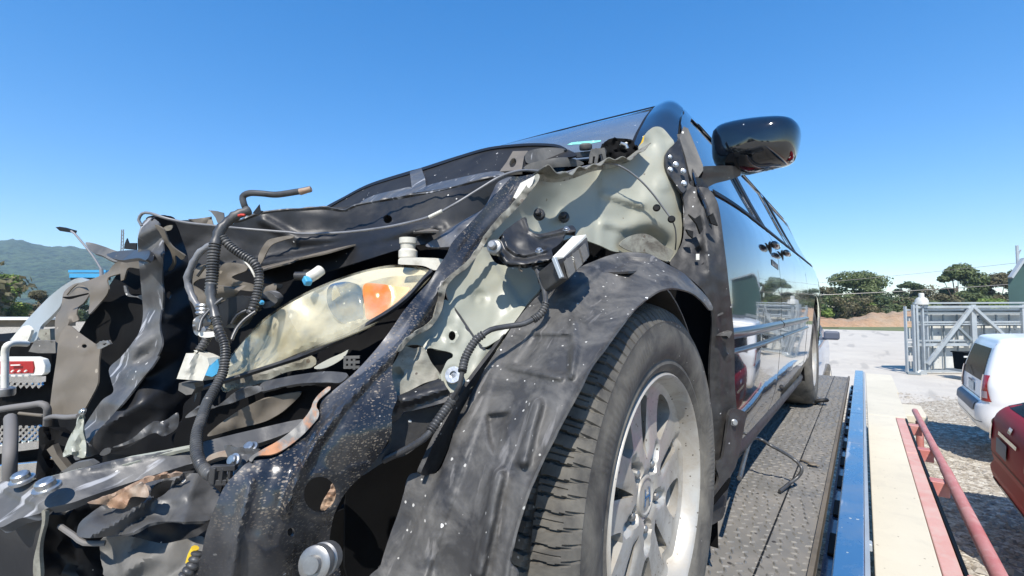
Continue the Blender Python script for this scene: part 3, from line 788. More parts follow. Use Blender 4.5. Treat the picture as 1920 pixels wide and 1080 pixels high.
for k in range(3):
    p = onZ(1506 + k * 14, 749 + k * 1.5, BZ + .025)
    ring_pts = [p + Vector((math.cos(a) * .05, math.sin(a) * .035, 0)) + Vector((0, 0, .014 * math.sin(a + k))) for a in [i * math.pi / 5 for i in range(11)]]
    tube('link', ring_pts, .014, M_trim if k != 1 else M_steel, ch, seg=7, step=.01)

# ------------------------------------------------------------------ concrete ledge with red edge and pipe rail
LZ = -1.10
ld = thing('concrete_wall', 'low concrete wall with pale top slabs and faded red painted edge', 'wall', V(.15, 5, GZ))
box('wall_body', V(.155, 4.2, (LZ - .10 + GZ) / 2), (.27, 10.8, LZ - .1 - GZ - .002), M_concrete, ld)
def slab(y0, y1, x0, x1, m, nm, dz=0): return box(nm, V((x0 + x1) / 2, (y0 + y1) / 2, LZ - .05 + dz), (x1 - x0, y1 - y0, .1), m, ld, bevel=.006)
slab(-1, 2.1, .012, .232, M_concrete, 'top_slab'); slab(2.106, 5.96, .012, .232, M_concrete, 'top_slab'); slab(5.97, 7.7, .012, .325, M_concrete, 'top_slab', .003); slab(7.71, 9.6, .012, .34, M_concrete, 'top_slab')
slab(-1, 4.6, .234, .302, M_pink, 'painted_edge', -.002); slab(4.604, 5.95, .234, .302, M_pink, 'painted_edge', .001)
bar('dark_edge_strip', V(.311, -1, LZ - .02), V(.311, 5.95, LZ - .02), .014, .05, M_carglass, ld)
pr = thing('red_pipe_rail', 'worn red pipe guard rail on short brackets beside the concrete wall', 'rail', V(.42, 3, GZ))
PX_ = .405
tube('pipe', [V(PX_ - .02, -1.2, LZ + .02), V(PX_, 1.45, LZ + .02), V(PX_ + .004, 4.2, LZ + .02), V(PX_ + .002, 6.4, LZ + .01)], .025, M_pipe, pr, seg=14, smooth_path=False, caps=True)
tube('pipe_sleeve', [V(PX_ + .0, 1.2, LZ + .02), V(PX_ + .004, 4.2, LZ + .02)], .029, M_pipe, pr, seg=14, smooth_path=False)
for y in (2.6, 3.95, 4.75, 5.65): box('bracket', V(.355, y, LZ - .035), (.09, .09, .09), M_pipe, pr, bevel=.006)
for y in (1.7, 5.9): tube('post', [V(PX_, y, LZ), V(PX_, y, GZ)], .03, M_pipe, pr, seg=10, smooth_path=False)
pd = box('concrete_footing', V(.66, 11.6, GZ + .07), (.42, 1.2, .14), M_concrete, bevel=.02)
tag(pd, 'small concrete block on the gravel by the far end of the red pipe', 'block')

# ------------------------------------------------------------------ parked cars (long axis along +X, tail towards the wall)
def rrect(x0, x1, hw, r0, r1, n=7):
    out = []
    for cx, cy, r, a0 in ((x0 + r0, -hw + r0, r0, math.pi), (x1 - r1, -hw + r1, r1, 1.5 * math.pi), (x1 - r1, hw - r1, r1, 0), (x0 + r0, hw - r0, r0, .5 * math.pi)):
        for k in range(n): a = a0 + .5 * math.pi * k / (n - 1); out.append((cx + r * math.cos(a), cy + r * math.sin(a)))
    return out
def slices(root, sl, m, name='body', bev=0):
    sl = catmull([tuple(s) for s in sl], False, .05)
    vs, fs = [], []; n = 28
    for z, x0, x1, hw, r0 in sl:
        vs += [Vector((x, y, z)) for x, y in rrect(x0, x1, hw, max(.02, r0), max(.02, min(r0 * 1.5, hw * .9)))]
    for i in range(len(sl) - 1):
        for k in range(n):
            a = i * n + k; b = i * n + (k + 1) % n; fs.append((a, b, b + n, a + n))
    fs += [tuple(reversed(range(n))), tuple(range((len(sl) - 1) * n, len(sl) * n))]
    o = build(name, vs, fs, m, root, world=False, smooth=True, split=45)
    def at(z):
        if z <= sl[0][0]: return sl[0]
        for a, b in zip(sl, sl[1:]):
            if a[0] <= z <= b[0]:
                t = (z - a[0]) / max(1e-6, b[0] - a[0]); return tuple(p + (q - p) * t for p, q in zip(a, b))
        return sl[-1]
    return at
def patch_rear(root, at, name, quad, m, off=.006, n=9, thick=0):       # quad: (y,z) corners
    def f(u, v):
        y = (quad[0][0] * (1 - u) + quad[1][0] * u) * (1 - v) + (quad[3][0] * (1 - u) + quad[2][0] * u) * v
        z = (quad[0][1] * (1 - u) + quad[1][1] * u) * (1 - v) + (quad[3][1] * (1 - u) + quad[2][1] * u) * v
        _, x0, x1, hw, r = at(z); r = max(.02, r)
        e = abs(y) - (hw - r)
        x = x0 + (r - math.sqrt(max(0, r * r - e * e)) if e > 0 else 0)
        return Vector((x - off, y, z))
    return grid(name, f, n, n, m, root, world=False, flip=True, split=60)
def patch_side(root, at, name, quad, m, side=-1, off=.006, n=9):       # quad: (x,z) corners
    def f(u, v):
        x = (quad[0][0] * (1 - u) + quad[1][0] * u) * (1 - v) + (quad[3][0] * (1 - u) + quad[2][0] * u) * v
        z = (quad[0][1] * (1 - u) + quad[1][1] * u) * (1 - v) + (quad[3][1] * (1 - u) + quad[2][1] * u) * v
        _, x0, x1, hw, r = at(z); r = max(.02, r)
        e = (x0 + r) - x
        y = hw - (r - math.sqrt(max(0, r * r - e * e)) if e > 0 else 0)
        return Vector((x, side * (y + off), z))
    return grid(name, f, n, n, m, root, world=False, split=60)
def car_wheel(root, x, y, r=.34):
    s = -1 if y < 0 else 1
    w = lathe('wheel', [(.05, -.1), (.2, -.1), (r - .03, -.1), (r, -.07), (r, .07), (r - .03, .1), (.2, .1), (.05, .1)], (x, y, r), (0, 1, 0), M_tyre, root, 28, world=False)
    lathe('rim', [(.01, 0), (.03, .02), (.05, .0), (.16, .0), (.2, .02), (.2, 0)], (x, y + s * .1, r), (0, s, 0), M_alloy, w, 20, world=False)
# white SUV
sv = thing('parked_car', 'white SUV parked tail first beyond the red car, dark rear glass', 'car', V(1.18, 9.42, GZ))
at = slices(sv, [(.40, .25, 4.5, .80, .12), (.46, .04, 4.62, .88, .22), (.60, -.02, 4.7, .90, .24), (.80, -.01, 4.7, .90, .24), (.85, .05, 4.66, .905, .16), (1.0, .06, 4.6, .91, .15),
                 (1.08, .07, 4.4, .90, .13), (1.20, .09, 3.4, .87, .12), (1.45, .16, 3.1, .80, .11), (1.60, .22, 2.8, .75, .12), (1.68, .32, 2.6, .70, .15), (1.715, .85, 2.4, .5, .3)], M_suv)
patch_rear(sv, at, 'rear_window', [(-.70, 1.10), (.70, 1.10), (.58, 1.54), (-.58, 1.54)], M_carglass)
patch_rear(sv, at, 'bumper_step', [(-.66, .70), (.66, .70), (.70, .84), (-.70, .84)], M_cargrey, .012)
patch_rear(sv, at, 'licence_plate', [(-.2, .90), (.2, .90), (.2, 1.02), (-.2, 1.02)], M_white, .01)
for s in (-1, 1):
    patch_rear(sv, at, 'tailgate_seam', [(s * .735, .86), (s * .728, .86), (s * .66, 1.6), (s * .667, 1.6)][::s], M_trim, .004)
    patch_rear(sv, at, 'tail_light', [(s * .885, .86), (s * .70, .86), (s * .70, 1.20), (s * .845, 1.20)], M_tail, .016)
    patch_rear(sv, at, 'reverse_lens', [(s * .865, .90), (s * .74, .90), (s * .74, .99), (s * .865, .99)], M_tailw, .02)
    patch_side(sv, at, 'side_window', [(.50, 1.10), (1.35, 1.10), (1.32, 1.50), (.66, 1.50)], M_carglass, s)
    patch_side(sv, at, 'side_window', [(1.45, 1.10), (2.4, 1.10), (2.3, 1.50), (1.43, 1.50)], M_carglass, s)
    for x in (.95, 3.75): car_wheel(sv, x, s * .80, .36)
    bar('roof_rail', (.9, s * .56, 1.74), (2.6, s * .56, 1.74), .03, .03, M_cargrey, sv, world=False)
patch_rear(sv, at, 'tailgate_handle', [(-.16, 1.035), (.16, 1.035), (.16, 1.06), (-.16, 1.06)], M_cargrey, .02)
patch_rear(sv, at, 'wiper', [(-.05, 1.12), (-.03, 1.11), (.38, 1.22), (.37, 1.235)], M_trim, .02)
patch_side(sv, at, 'door_seam', [(1.40, .55), (1.407, .55), (1.407, 1.08), (1.40, 1.08)], M_trim, -1, .004)
for zz in (.865, .575): patch_rear(sv, at, 'bumper_seam', [(-.88, zz), (.88, zz), (.88, zz + .008), (-.88, zz + .008)], M_trim, .004, n=21)
# dark red car
rc = thing('parked_car', 'dark red hatchback in the foreground at the right edge', 'car', V(.90, 5.62, GZ))
at = slices(rc, [(a_ * 1.06, b_, c_, d_, e_) for a_, b_, c_, d_, e_ in [(.33, .25, 4.1, .74, .12), (.40, .08, 4.2, .84, .2), (.56, .02, 4.3, .87, .26), (.62, .05, 4.3, .87, .26), (.70, .03, 4.3, .88, .28), (.95, .05, 4.25, .88, .28),
                 (1.08, .12, 4.1, .86, .28), (1.16, .28, 3.4, .80, .25), (1.30, .50, 3.1, .74, .25), (1.46, .78, 2.8, .66, .25), (1.52, 1.0, 2.6, .56, .3), (1.54, 1.3, 2.4, .45, .3)]], M_redcar)
patch_rear(rc, at, 'rear_window', [(-.66, 1.17), (.66, 1.17), (.56, 1.44), (-.56, 1.44)], M_carglass)
patch_rear(rc, at, 'licence_plate', [(-.02, .80), (.34, .80), (.34, .93), (-.02, .93)], M_cargrey, .012)
patch_rear(rc, at, 'tailgate_seam', [(-.84, .745), (.84, .745), (.84, .753), (-.84, .753)], M_trim, .004, n=21)
patch_rear(rc, at, 'tailgate_badge', [(-.05, 1.03), (.05, 1.03), (.05, 1.08), (-.05, 1.08)], M_chrome, .01)
patch_rear(rc, at, 'tailgate_handle', [(-.3, .96), (.3, .96), (.3, .99), (-.3, .99)], M_chrome, .012)
patch_rear(rc, at, 'bumper_lip', [(-.80, .42), (.80, .42), (.80, .50), (-.80, .50)], M_cargrey, .01)
for s in (-1, 1):
    patch_rear(rc, at, 'tail_light', [(s * .86, .84), (s * .56, .86), (s * .56, 1.0), (s * .83, 1.06)], M_tail, .012)
    patch_side(rc, at, 'side_window', [(.75, 1.16), (1.7, 1.16), (1.7, 1.42), (1.05, 1.42)], M_carglass, s)
    for x in (.85, 3.4): car_wheel(rc, x, s * .77, .31)
# light blue car seen past the van, nose towards the photographer
bl = thing('parked_car', 'pale blue car behind the van, only its mirror and front fender in view', 'car', V(-1.56, 9.9, GZ), math.radians(90))
at = slices(bl, [(.5, -.1, 4.4, .80, .2), (.7, -.2, 4.4, .86, .3), (1.0, -.18, 4.4, .88, .3), (1.28, -.05, 4.4, .86, .3), (1.40, .55, 4.3, .82, .25), (1.7, 1.3, 4.0, .70, .2), (1.95, 1.75, 3.8, .62, .25), (2.0, 2.0, 3.6, .5, .3)], M_ltblue)
for s in (-1, 1):
    w_ = box('mirror', (1.15, s * 1.06, 1.53), (.12, .26, .17), M_cargrey, bl, bevel=.04, world=False); box('mirror_arm', (1.2, s * .88, 1.46), (.06, .2, .05), M_cargrey, bl, bevel=.01, world=False)
    for x in (.75, 3.6): car_wheel(bl, x, s * .80, .36)
    patch_side(bl, at, 'side_window', [(1.3, 1.46), (2.4, 1.46), (2.4, 1.85), (1.85, 1.85)], M_carglass, s)
patch_rear(bl, at, 'windscreen', [(-.7, 1.46), (.7, 1.46), (.55, 1.9), (-.55, 1.9)], M_carglass)
# big truck nose behind the wreck at the left edge
DT = 4.2
tr = thing('parked_truck', 'truck nose with bright mesh grille and red badge, behind the wreck at the left edge', 'truck', gp(20, 0, DT + .6))
def Q(*a): return [P(x, y, DT) for x, y in T('m', *a)]
prism('nose_panel', [P(-160, 640, DT + .12), P(95, 640, DT + .12), P(102, 1000, DT + .12), P(-160, 1000, DT + .12)], .9, M_hole, tr, bevel=.02)
prism('badge_surround', Q(-120, 236, 220, 236, 268, 250, 284, 290, 280, 335, 262, 352, -120, 366), .06, M_white, tr, bevel=.01)
bd = prism('badge', [p - FWD * .012 for p in Q(-120, 262, 214, 260, 222, 300, 216, 335, -120, 346)], .02, M_badge, tr, bevel=.004)
for k in range(4):
    x = 30 + k * 42; bar('badge_mark', P(*T('m', x, 330 - k)[0], DT - .03), P(*T('m', x + 12, 318)[0], DT - .03), .01, .012, M_white, bd)
bar('badge_mark', P(*T('m', 70, 286)[0], DT - .03), P(*T('m', 130, 284)[0], DT - .03), .01, .01, M_white, bd)
def mesh_grille(x0, x1, y0, y1, nm):
    vs, fs = [], []
    g = nm
    k = x0 - (y1 - y0)
    while k < x1:
        for s in (1, -1):
            a = (k, y1) if s == 1 else (k, y0); b = (k + (y1 - y0), y0) if s == 1 else (k + (y1 - y0), y1)
            # clip
            t0 = max(0, (x0 - a[0]) / (b[0] - a[0])); t1 = min(1, (x1 - a[0]) / (b[0] - a[0]))
            if t1 - t0 < .05: continue
            q0 = [a[i] + (b[i] - a[i]) * t0 for i in (0, 1)]; q1 = [a[i] + (b[i] - a[i]) * t1 for i in (0, 1)]
            p0, p1 = P(*T('m', *q0)[0], DT + (.0 if s == 1 else .012)), P(*T('m', *q1)[0], DT + (.0 if s == 1 else .012))
            t = (p1 - p0).normalized(); w = t.cross(FWD).normalized() * .009
            n0 = len(vs); vs += [p0 - w, p0 + w, p1 + w, p1 - w, p0 - w + FWD * .02, p0 + w + FWD * .02, p1 + w + FWD * .02, p1 - w + FWD * .02]
            fs += [(n0, n0 + 1, n0 + 2, n0 + 3), (n0, n0 + 4, n0 + 5, n0 + 1), (n0 + 2, n0 + 6, n0 + 7, n0 + 3), (n0 + 1, n0 + 5, n0 + 6, n0 + 2), (n0, n0 + 3, n0 + 7, n0 + 4)]
        k += 38
    build(nm, vs, fs, M_chrome, tr)['kind'] = 'stuff'
mesh_grille(-90, 262, 380, 430, 'grille_mesh'); mesh_grille(-90, 250, 670, 800, 'grille_mesh')
bar('grille_bar', P(*T('m', -90, 372)[0], DT - .02), P(*T('m', 276, 374)[0], DT - .02), .04, .05, M_chrome, tr)
bar('grille_bar', P(*T('m', -90, 830)[0], DT - .02), P(*T('m', 252, 786)[0], DT - .02), .05, .07, M_chrome, tr)
prism('bumper', Q(-120, 925, 246, 890, 236, 1010, -120, 1060), .2, M_chrome, tr, bevel=.02)
# ------------------------------------------------------------------ the wrecked van
M_wind = mat('dusty_windscreen', (.12, .135, .14), .16, coat=1, coat_rough=.03, var=(2, .2, (.11, .12, .125)), dust=(4, .4, .8, (.26, .27, .27), .45), speck=[(50, .25, (.6, .6, .6), .05)])
van = thing('wrecked_van', 'dark minivan with its hood, fender and bumper torn off, exposing the left front wheel', 'van', V(-1.2, 2.4, BZ))
XP = [(-.52, -.40), (-.46, -.335), (-.40, -.30), (-.30, -.272), (-.15, -.258), (0, -.25), (.12, -.252), (.20, -.260), (.27, -.280), (.31, -.302), (.42, -.355), (.55, -.412), (.66, -.458), (.72, -.495)]
def xside(y, z):
    for (a, b), (c, d) in zip(XP, XP[1:]):
        if z <= c or (c, d) == XP[-1]:
            x = b + (d - b) * max(0, min(1, (z - a) / (c - a))); break
    if y > 4.1: x -= ((y - 4.1) / .8) ** 2 * .17
    if y < 1.7: x -= (1.7 - y) ** 2 * .10
    x -= .003 * math.exp(-((z + .02) / .03) ** 2) * 0
    return x
def sidepan(name, out, m, holes=(), off=0, step=6, thick=.004, smooth=False, far=False):
    def mf(u, v):
        x = xside(u / 100, v / 100) + off
        return V(-2.4 - x if far else x, u / 100, v / 100)
    return sheet(name, out, m, van, 0, thick=thick, holes=holes, step=step, smooth=smooth, hsmooth=False, mapf=mf, flip=None if not far else None, split=50)
def yz(*a): return [(a[i] * 100, a[i + 1] * 100) for i in range(0, len(a), 2)]
fw = yz(1.30, .325, 1.99, .325, 1.99, .665, 1.78, .668, 1.62, .655, 1.46, .56)
fd = sidepan('front_door', yz(1.185, .29, 1.175, .22, 1.185, .1, 1.20, -.05, 1.235, -.18, 1.27, -.30, 1.29, -.41, 2.045, -.41, 2.05, .0, 2.05, .33, 2.045, .70, 1.75, .705, 1.56, .675, 1.40, .56, 1.25, .37), M_paint, [fw], step=4.5)
g = sidepan('window_glass', yz(1.29, .32, 2.0, .32, 2.0, .67, 1.78, .673, 1.61, .66, 1.45, .565), M_glass, off=-.007, step=5)
sw = yz(2.10, .325, 2.98, .325, 2.98, .665, 2.10, .665)
sidepan('sliding_door', yz(2.058, -.41, 3.10, -.41, 3.10, -.2, 3.14, 0, 3.14, .33, 3.12, .70, 2.053, .70, 2.058, .3), M_paint, [sw], step=5)
sidepan('window_glass', yz(2.09, .32, 2.99, .32, 2.99, .67, 2.09, .67), M_glass, off=-.007, step=6)
arc = [(380 + 41 * math.cos(math.radians(a)), -33 + 41 * math.sin(math.radians(a))) for a in range(190, -12, -12)]
qo = yz(3.108, -.41, 3.15, 0, 3.15, .33, 3.128, .70, 4.2, .68, 4.55, .60, 4.78, .35, 4.9, .05, 4.92, -.38, 4.25, -.41)
qo = [(x, z) for x, z in qo]; qo = qo[:-1] + [qo[-1]] + arc[::-1][1:-1]
qw = yz(3.20, .325, 4.45, .325, 4.3, .62, 4.1, .655, 3.20, .665)
sidepan('quarter_panel', qo, M_paint, [qw], step=6)
sidepan('window_glass', yz(3.19, .32, 4.46, .32, 4.31, .625, 4.1, .66, 3.19, .67), M_glass, off=-.007, step=7)
for z0, z1, nm in ((-.085, -.055, 'body_moulding'), (-.125, -.110, 'body_moulding')):
    for y0, y1 in ((1.225, 2.04), (2.065, 3.09), ):
        grid(nm, lambda u, v, y0=y0, y1=y1, z0=z0, z1=z1: V(xside(y0 + (y1 - y0) * u, z0) + .011 * math.sin(math.pi * min(1, max(0, v))) ** .5 + .001, y0 + (y1 - y0) * u, z0 + (z1 - z0) * v), 14, 7, M_mould, van, thick=.002)
for (y0, y1, z0, z1) in ((1.32, 2.04, .307, .322), (2.06, 3.12, .307, .322), (3.15, 4.5, .307, .322)):
    grid('belt_strip', lambda u, v, a=(y0, y1, z0, z1): V(xside(a[0] + (a[1] - a[0]) * u, a[2] + (a[3] - a[2]) * v) + .005, a[0] + (a[1] - a[0]) * u, a[2] + (a[3] - a[2]) * v), 12, 3, M_trim, van, thick=.003)
for y in (2.05, 3.14):
    grid('window_pillar', lambda u, v, y=y: V(xside(y, .33 + .34 * u) + .002, y - .045 + .09 * v, .325 + .345 * u), 8, 3, M_trim, van, thick=.003)
grid('sill', lambda u, v: V([-.325, -.312, -.318, -.35, -.42][int(round(v * 4))], 1.29 + 2.12 * u, [-.413, -.44, -.465, -.485, -.49][int(round(v * 4))]), 20, 5, M_plast, van, thick=.004)
# dark inner shell behind door gaps
grid('inner_shell', lambda u, v: V(xside(1.3 + 3.4 * u, -.40 + .70 * v) - .03, 1.25 + 3.4 * u, -.42 + .70 * v), 30, 12, M_hole, van, thick=.004)
box('floor_pan', V(-1.2, 3.0, -.47), (1.55, 3.4, .08), M_hole, van)
# handles
for y in (1.885, 2.20):
    h = lathe('door_handle', [(.001, -.055), (.008, -.052), (.012, -.04), (.0135, 0), (.012, .04), (.008, .052), (.001, .055)], V(-.244, y, .222), (.0, 1, 0), M_mirror, van, 14, split=80)
    lathe('handle_cup', [(.001, .001), (.022, .002), (.026, .0005), (.022, -.004)], V(xside(y, .215) + .003, y, .213), (1, 0, 0), M_trim, van, 18)
def scuff(y0, y1, z0, z1): 
    return grid('scuff_mark', lambda u, v: V(xside(y0 + (y1 - y0) * u, z0 + (z1 - z0) * v) + .0016, y0 + (y1 - y0) * u + .01 * v, z0 + (z1 - z0) * v - .01 * u), 6, 3, M_plast_g, van)
scuff(1.86, 2.02, .150, .172)
# roof edge, roof, pillar, windscreen, far side, tailgate
def zr(y): return -(max(0, y - 4.1) / .8) ** 2 * .22
def rail_f(u, v):
    y = 1.60 + 3.2 * u; x = [-.482, -.497, -.515, -.54, -.57][int(round(v * 4))]; z = [.690, .722, .738, .746, .748][int(round(v * 4))]
    if y > 4.1: x -= ((y - 4.1) / .8) ** 2 * .17
    x -= .05 * max(0, (1.8 - y) / .2) ** 2 * .4; z -= .03 * max(0, (1.8 - y) / .2) ** 2
    return V(x, y, z + zr(y))
grid('roof_rail', rail_f, 34, 5, M_paint, van, thick=.004)
grid('roof_drip_strip', lambda u, v: rail_f(u, 0) + Vector((.004 * (1 - v), 0, -.012 * v + .004)), 34, 2, M_trim, van, thick=.003)
grid('roof', lambda u, v: V(-.57 - 1.26 * v, 1.6 + 3.2 * u, .748 + zr(1.6 + 3.2 * u) + .045 * math.sin(math.pi * v) * min(1, u * 4) - .03 * max(0, 1 - u * 16) ** 2), 34, 16, M_paint, van, thick=.004)
WE = [(-.50, 1.195, .425), (-.515, 1.30, .52), (-.535, 1.42, .61), (-.555, 1.53, .68), (-.575, 1.60, .717)]
WE2 = [(-.497, 1.19, .42), (-.512, 1.295, .515)]
def we(t): c = WE; k = t * (len(c) - 1); i = min(int(k), len(c) - 2); f = k - i; return Vector([a + (b - a) * f for a, b in zip(c[i], c[i + 1])])
DE = [(-.385, 1.215, .335), (-.415, 1.31, .46), (-.437, 1.41, .57), (-.462, 1.53, .655), (-.487, 1.61, .695)]
def de(t): c = DE; k = t * (len(c) - 1); i = min(int(k), len(c) - 2); f = k - i; return Vector([a + (b - a) * f for a, b in zip(c[i], c[i + 1])])
def apil(u, v):
    a, b = we(u), de(u); p = a.lerp(b, v); bul = math.sin(math.pi * v) * .016
    return V(p.x + bul * .6, p.y - bul * .5, p.z + bul)
grid('windscreen_pillar', apil, 20, 9, M_paint, van, thick=.006)
grid('door_frame_seal', lambda u, v: V(*(de(u) + Vector((.004, .014 * v, -.006 - .012 * v)))), 16, 3, M_trim, van, thick=.004)
def wsc(u, v):                                        # u up, v across
    a = we(u); c = a.copy(); c.x = -1.2 + (-1.2 - a.x) * 0
    x = a.x + (-2.4 - 2 * a.x) * v; bul = math.sin(math.pi * v)
    return V(x, a.y - .10 * bul * (1 - .75 * u), a.z + .02 * bul * (1 - u) - .002)
grid('windscreen', wsc, 16, 22, M_wind, van, thick=.005)
grid('windscreen_edge', lambda u, v: wsc(u, .0) + Vector((.004 - .016 * v, -.004, .003)), 16, 2, M_trim, van, thick=.003)
grid('header_trim', lambda u, v: wsc(1, u) + Vector((0, .012 * v, .006 + .003 * v)), 22, 2, M_trim, van, thick=.003)
fs_o = yz(1.2, -.41, 1.2, .3, 1.4, .56, 1.6, .70, 4.2, .68, 4.6, .58, 4.85, .1, 4.9, -.41)
sidepan('far_side_panel', fs_o, M_paint, far=True, step=12)
grid('tailgate', lambda u, v: V(-.50 - .03 * v - (1.4 - .06 * v) * u, 4.86 + .10 * math.sin(math.pi * u) - .25 * v ** 2.5, -.40 + .93 * v), 14, 12, M_paint, van, thick=.005)
for s in (0, 1):
    grid('rear_corner', lambda u, v, s=s: V((lambda x: -2.4 - x if s else x)(xside(4.86, -.4 + .9 * v) * (1 - u) + (-.52 - .03 * v) * u), 4.84 + .05 * u - .24 * v ** 2.5, -.4 + .93 * v), 4, 10, M_paint, van, thick=.004)
for (y0, y1, xx) in ((1.75, 2.0, -.8), (1.75, 2.0, -1.6), (2.7, 2.95, -.8), (2.7, 2.95, -1.6)):
    box('seat', V(xx, (y0 + y1) / 2, .12), (.45, .16, .72), M_plast, van, bevel=.05)
# mirror
mo = catmull([(1336, 282), (1336, 258), (1345, 242), (1372, 232), (1420, 224), (1468, 221), (1490, 226), (1500, 240), (1499, 262), (1492, 288), (1478, 303), (1440, 313), (1400, 322), (1368, 322), (1345, 314), (1337, 300)], True, 9)
mc = (sum(p[0] for p in mo) / len(mo), sum(p[1] for p in mo) / len(mo))
mw = [onY(x, y, 1.44) for x, y in mo]; mcw = onY(*mc, 1.44); vs, fs = [], []; n = len(mw)
prof = [(.02, -.082), (.3, -.080), (.55, -.074), (.75, -.062), (.88, -.046), (.96, -.026), (1.0, 0), (1.0, .03), (.985, .045), (.94, .05), (.93, .04), (.02, .04)]
for s, dy in prof: vs += [mcw + (p - mcw) * s + Vector((0, dy, 0)) for p in mw]
for i in range(len(prof) - 1):
    for k in range(n): a = i * n + k; b = i * n + (k + 1) % n; fs.append((a, b, b + n, a + n))
fs.append(tuple(range(n)))
build('side_mirror', vs, fs, M_mirror, van, smooth=True, split=60)
sheet('mirror_arm', T('f', 870, 772, 905, 690, 906, 636, 960, 628, 1130, 626, 1185, 650, 1203, 680, 1195, 705, 1100, 740, 1000, 765, 930, 797), M_plast, van,
      [(1310, 345, 1.235), (1320, 318, 1.235), (1385, 320, 1.31), (1340, 345, 1.26)], thick=.03, step=6, relief=[fold(T('f', 890, 700, 1200, 690), 3, .006)])
sheet('mirror_sail', T('f', 722, 405, 755, 320, 790, 335, 845, 470, 905, 620, 908, 660, 870, 715, 822, 745, 800, 690, 770, 560), M_plast_g, van, [(1275, 258, 1.25), (1290, 245, 1.27), (1315, 310, 1.225), (1298, 338, 1.21)], thick=.012, step=6, smooth=False, relief=[fold(T('f', 770, 360, 900, 640), 3, .006)])
sheet('door_hinge_cover', T('f', 805, 750, 850, 742, 895, 790, 960, 850, 1000, 950, 1025, 1080, 990, 1080, 955, 960, 890, 810, 830, 800), M_plast, van, 1.19, thick=.006, step=6)

# ------------------------------------------------------------------ wheels
def tyre(parent, hi):
    prof = [(.100, .213), (.110, .222), (.1145, .232), (.112, .240), (.1165, .246), (.1205, .262), (.122, .275), (.1205, .290), (.1165, .303), (.1175, .307), (.111, .318), (.103, .328)]
    N_ = 112; nt_ = N_ * 13 if hi else 96; vs, fs = [], []
    xs = [.097 - .194 * k / 69 for k in range(70)] if hi else [.09, .05, .0, -.05, -.09]
    full = prof + [(x, None) for x in xs] + [(-a, b) for a, b in prof[::-1]]
    for i in range(nt_):
        th = 2 * math.pi * i / nt_; c, s = math.cos(th), math.sin(th)
        for x, r in full:
            if r is None:
                q = abs(x) / .097; r = .345 - .0105 * q ** 4 - .003 * q * q
                if hi:
                    g = 0
                    for gx in (-.064, -.022, .022, .064):
                        if abs(x - gx - .0012 * math.sin(th * N_)) < .0036: g = .0075
                    ph = th * N_ / (2 * math.pi) + x * (9 if abs(x) > .064 else -16) * (1 if x > 0 else -1) + .12 * math.sin(x * 110)
                    fr = ph % 1
                    if fr < .17 and abs(x) > .026: g = max(g, .0065)
                    if abs(fr - .55) < .045 and abs(x) > .068 and int(ph) % 2 == 0: g = max(g, .003)
                    r -= g
            elif hi and r > .309:
                ph = th * N_ / (2 * math.pi) + abs(x) * 9 + .12 * math.sin(abs(x) * 110)
                if (ph % 1) < .17: r -= .004; x -= .003 * (1 if x > 0 else -1)
            elif hi and .246 < r < .30 and x > 0:
                x += .0009 * (1 if math.sin(th * 190) > 0 else 0) * (1 if (r > .27 and r < .285 and math.sin(th * 3 + 1) > .3) else 0)
            vs.append(Vector((x, c * r, s * r)))
    m = len(full)
    for i in range(nt_):
        for k in range(m - 1): a = i * m + k; b = ((i + 1) % nt_) * m + k; fs.append((a, b, b + 1, a + 1))
    return build('tyre', vs, fs, M_tyre, parent, world=False, smooth=True, split=32)
def rimface(parent):
    hub_r, lip = .034, .207
    out = [(20.7 * math.cos(a), 20.7 * math.sin(a)) for a in (2 * math.pi * k / 90 for k in range(90))]
    holes = []
    def pol(r, d): a = math.radians(d); return (r * math.cos(a), r * math.sin(a))
    for k in range(5):
        a = 125 + 72 * k
        holes.append(catmull([pol(10.8, a - 5), pol(10.5, a), pol(10.8, a + 5), pol(13, a + 9.5), pol(16, a + 12), pol(18.0, a + 12), pol(18.7, a + 7), pol(18.8, a), pol(18.7, a - 7), pol(18.0, a - 12), pol(16, a - 12), pol(13, a - 9.5)], True, .9))
        a = 161 + 72 * k
        holes.append(catmull([pol(6.4, a), pol(8.5, a + 3.5), pol(12, a + 4.5), pol(15.5, a + 5), pol(17.2, a + 4.6), pol(17.6, a), pol(17.2, a - 4.6), pol(15.5, a - 5), pol(12, a - 4.5), pol(8.5, a - 3.5)], True, .9))
    vs, fs = cdt(out, holes, .55, 3)
    pts = []
    for y, z in vs:
        r = math.hypot(y, z); a = math.degrees(math.atan2(z, y))
        x = .083 - .007 * sst(20.7, 18.5, r) + .005 * sst(16, 6, r) - .006 * sst(5.0, 3.4, r)
        for k in range(5):
            da = (a - (125 + 72 * k) + 180) % 360 - 180
            L = pol(5.7, 125 + 72 * k); d = math.hypot(y - L[0], z - L[1]); x -= .020 * (1 - sst(1.2, 1.8, d))
            M2 = pol(8.6, 125 + 72 * k); x -= .014 * (1 - sst(.7, 1.5, seg_d(y, z, *L, *M2)))
            db = (a - (161 + 72 * k) + 180) % 360 - 180
            x -= .007 * math.exp(-(db * r / 57.3 / 1.0) ** 2) * sst(6.5, 9, r)
            e = abs(abs(da) * r / 57.3 - (14.5 * r / 57.3))
        pts.append(Vector((x, y / 100, z / 100)))
    return build('rim_face', pts, fs, M_alloy, parent, world=False, smooth=True, thick=.036, split=45)
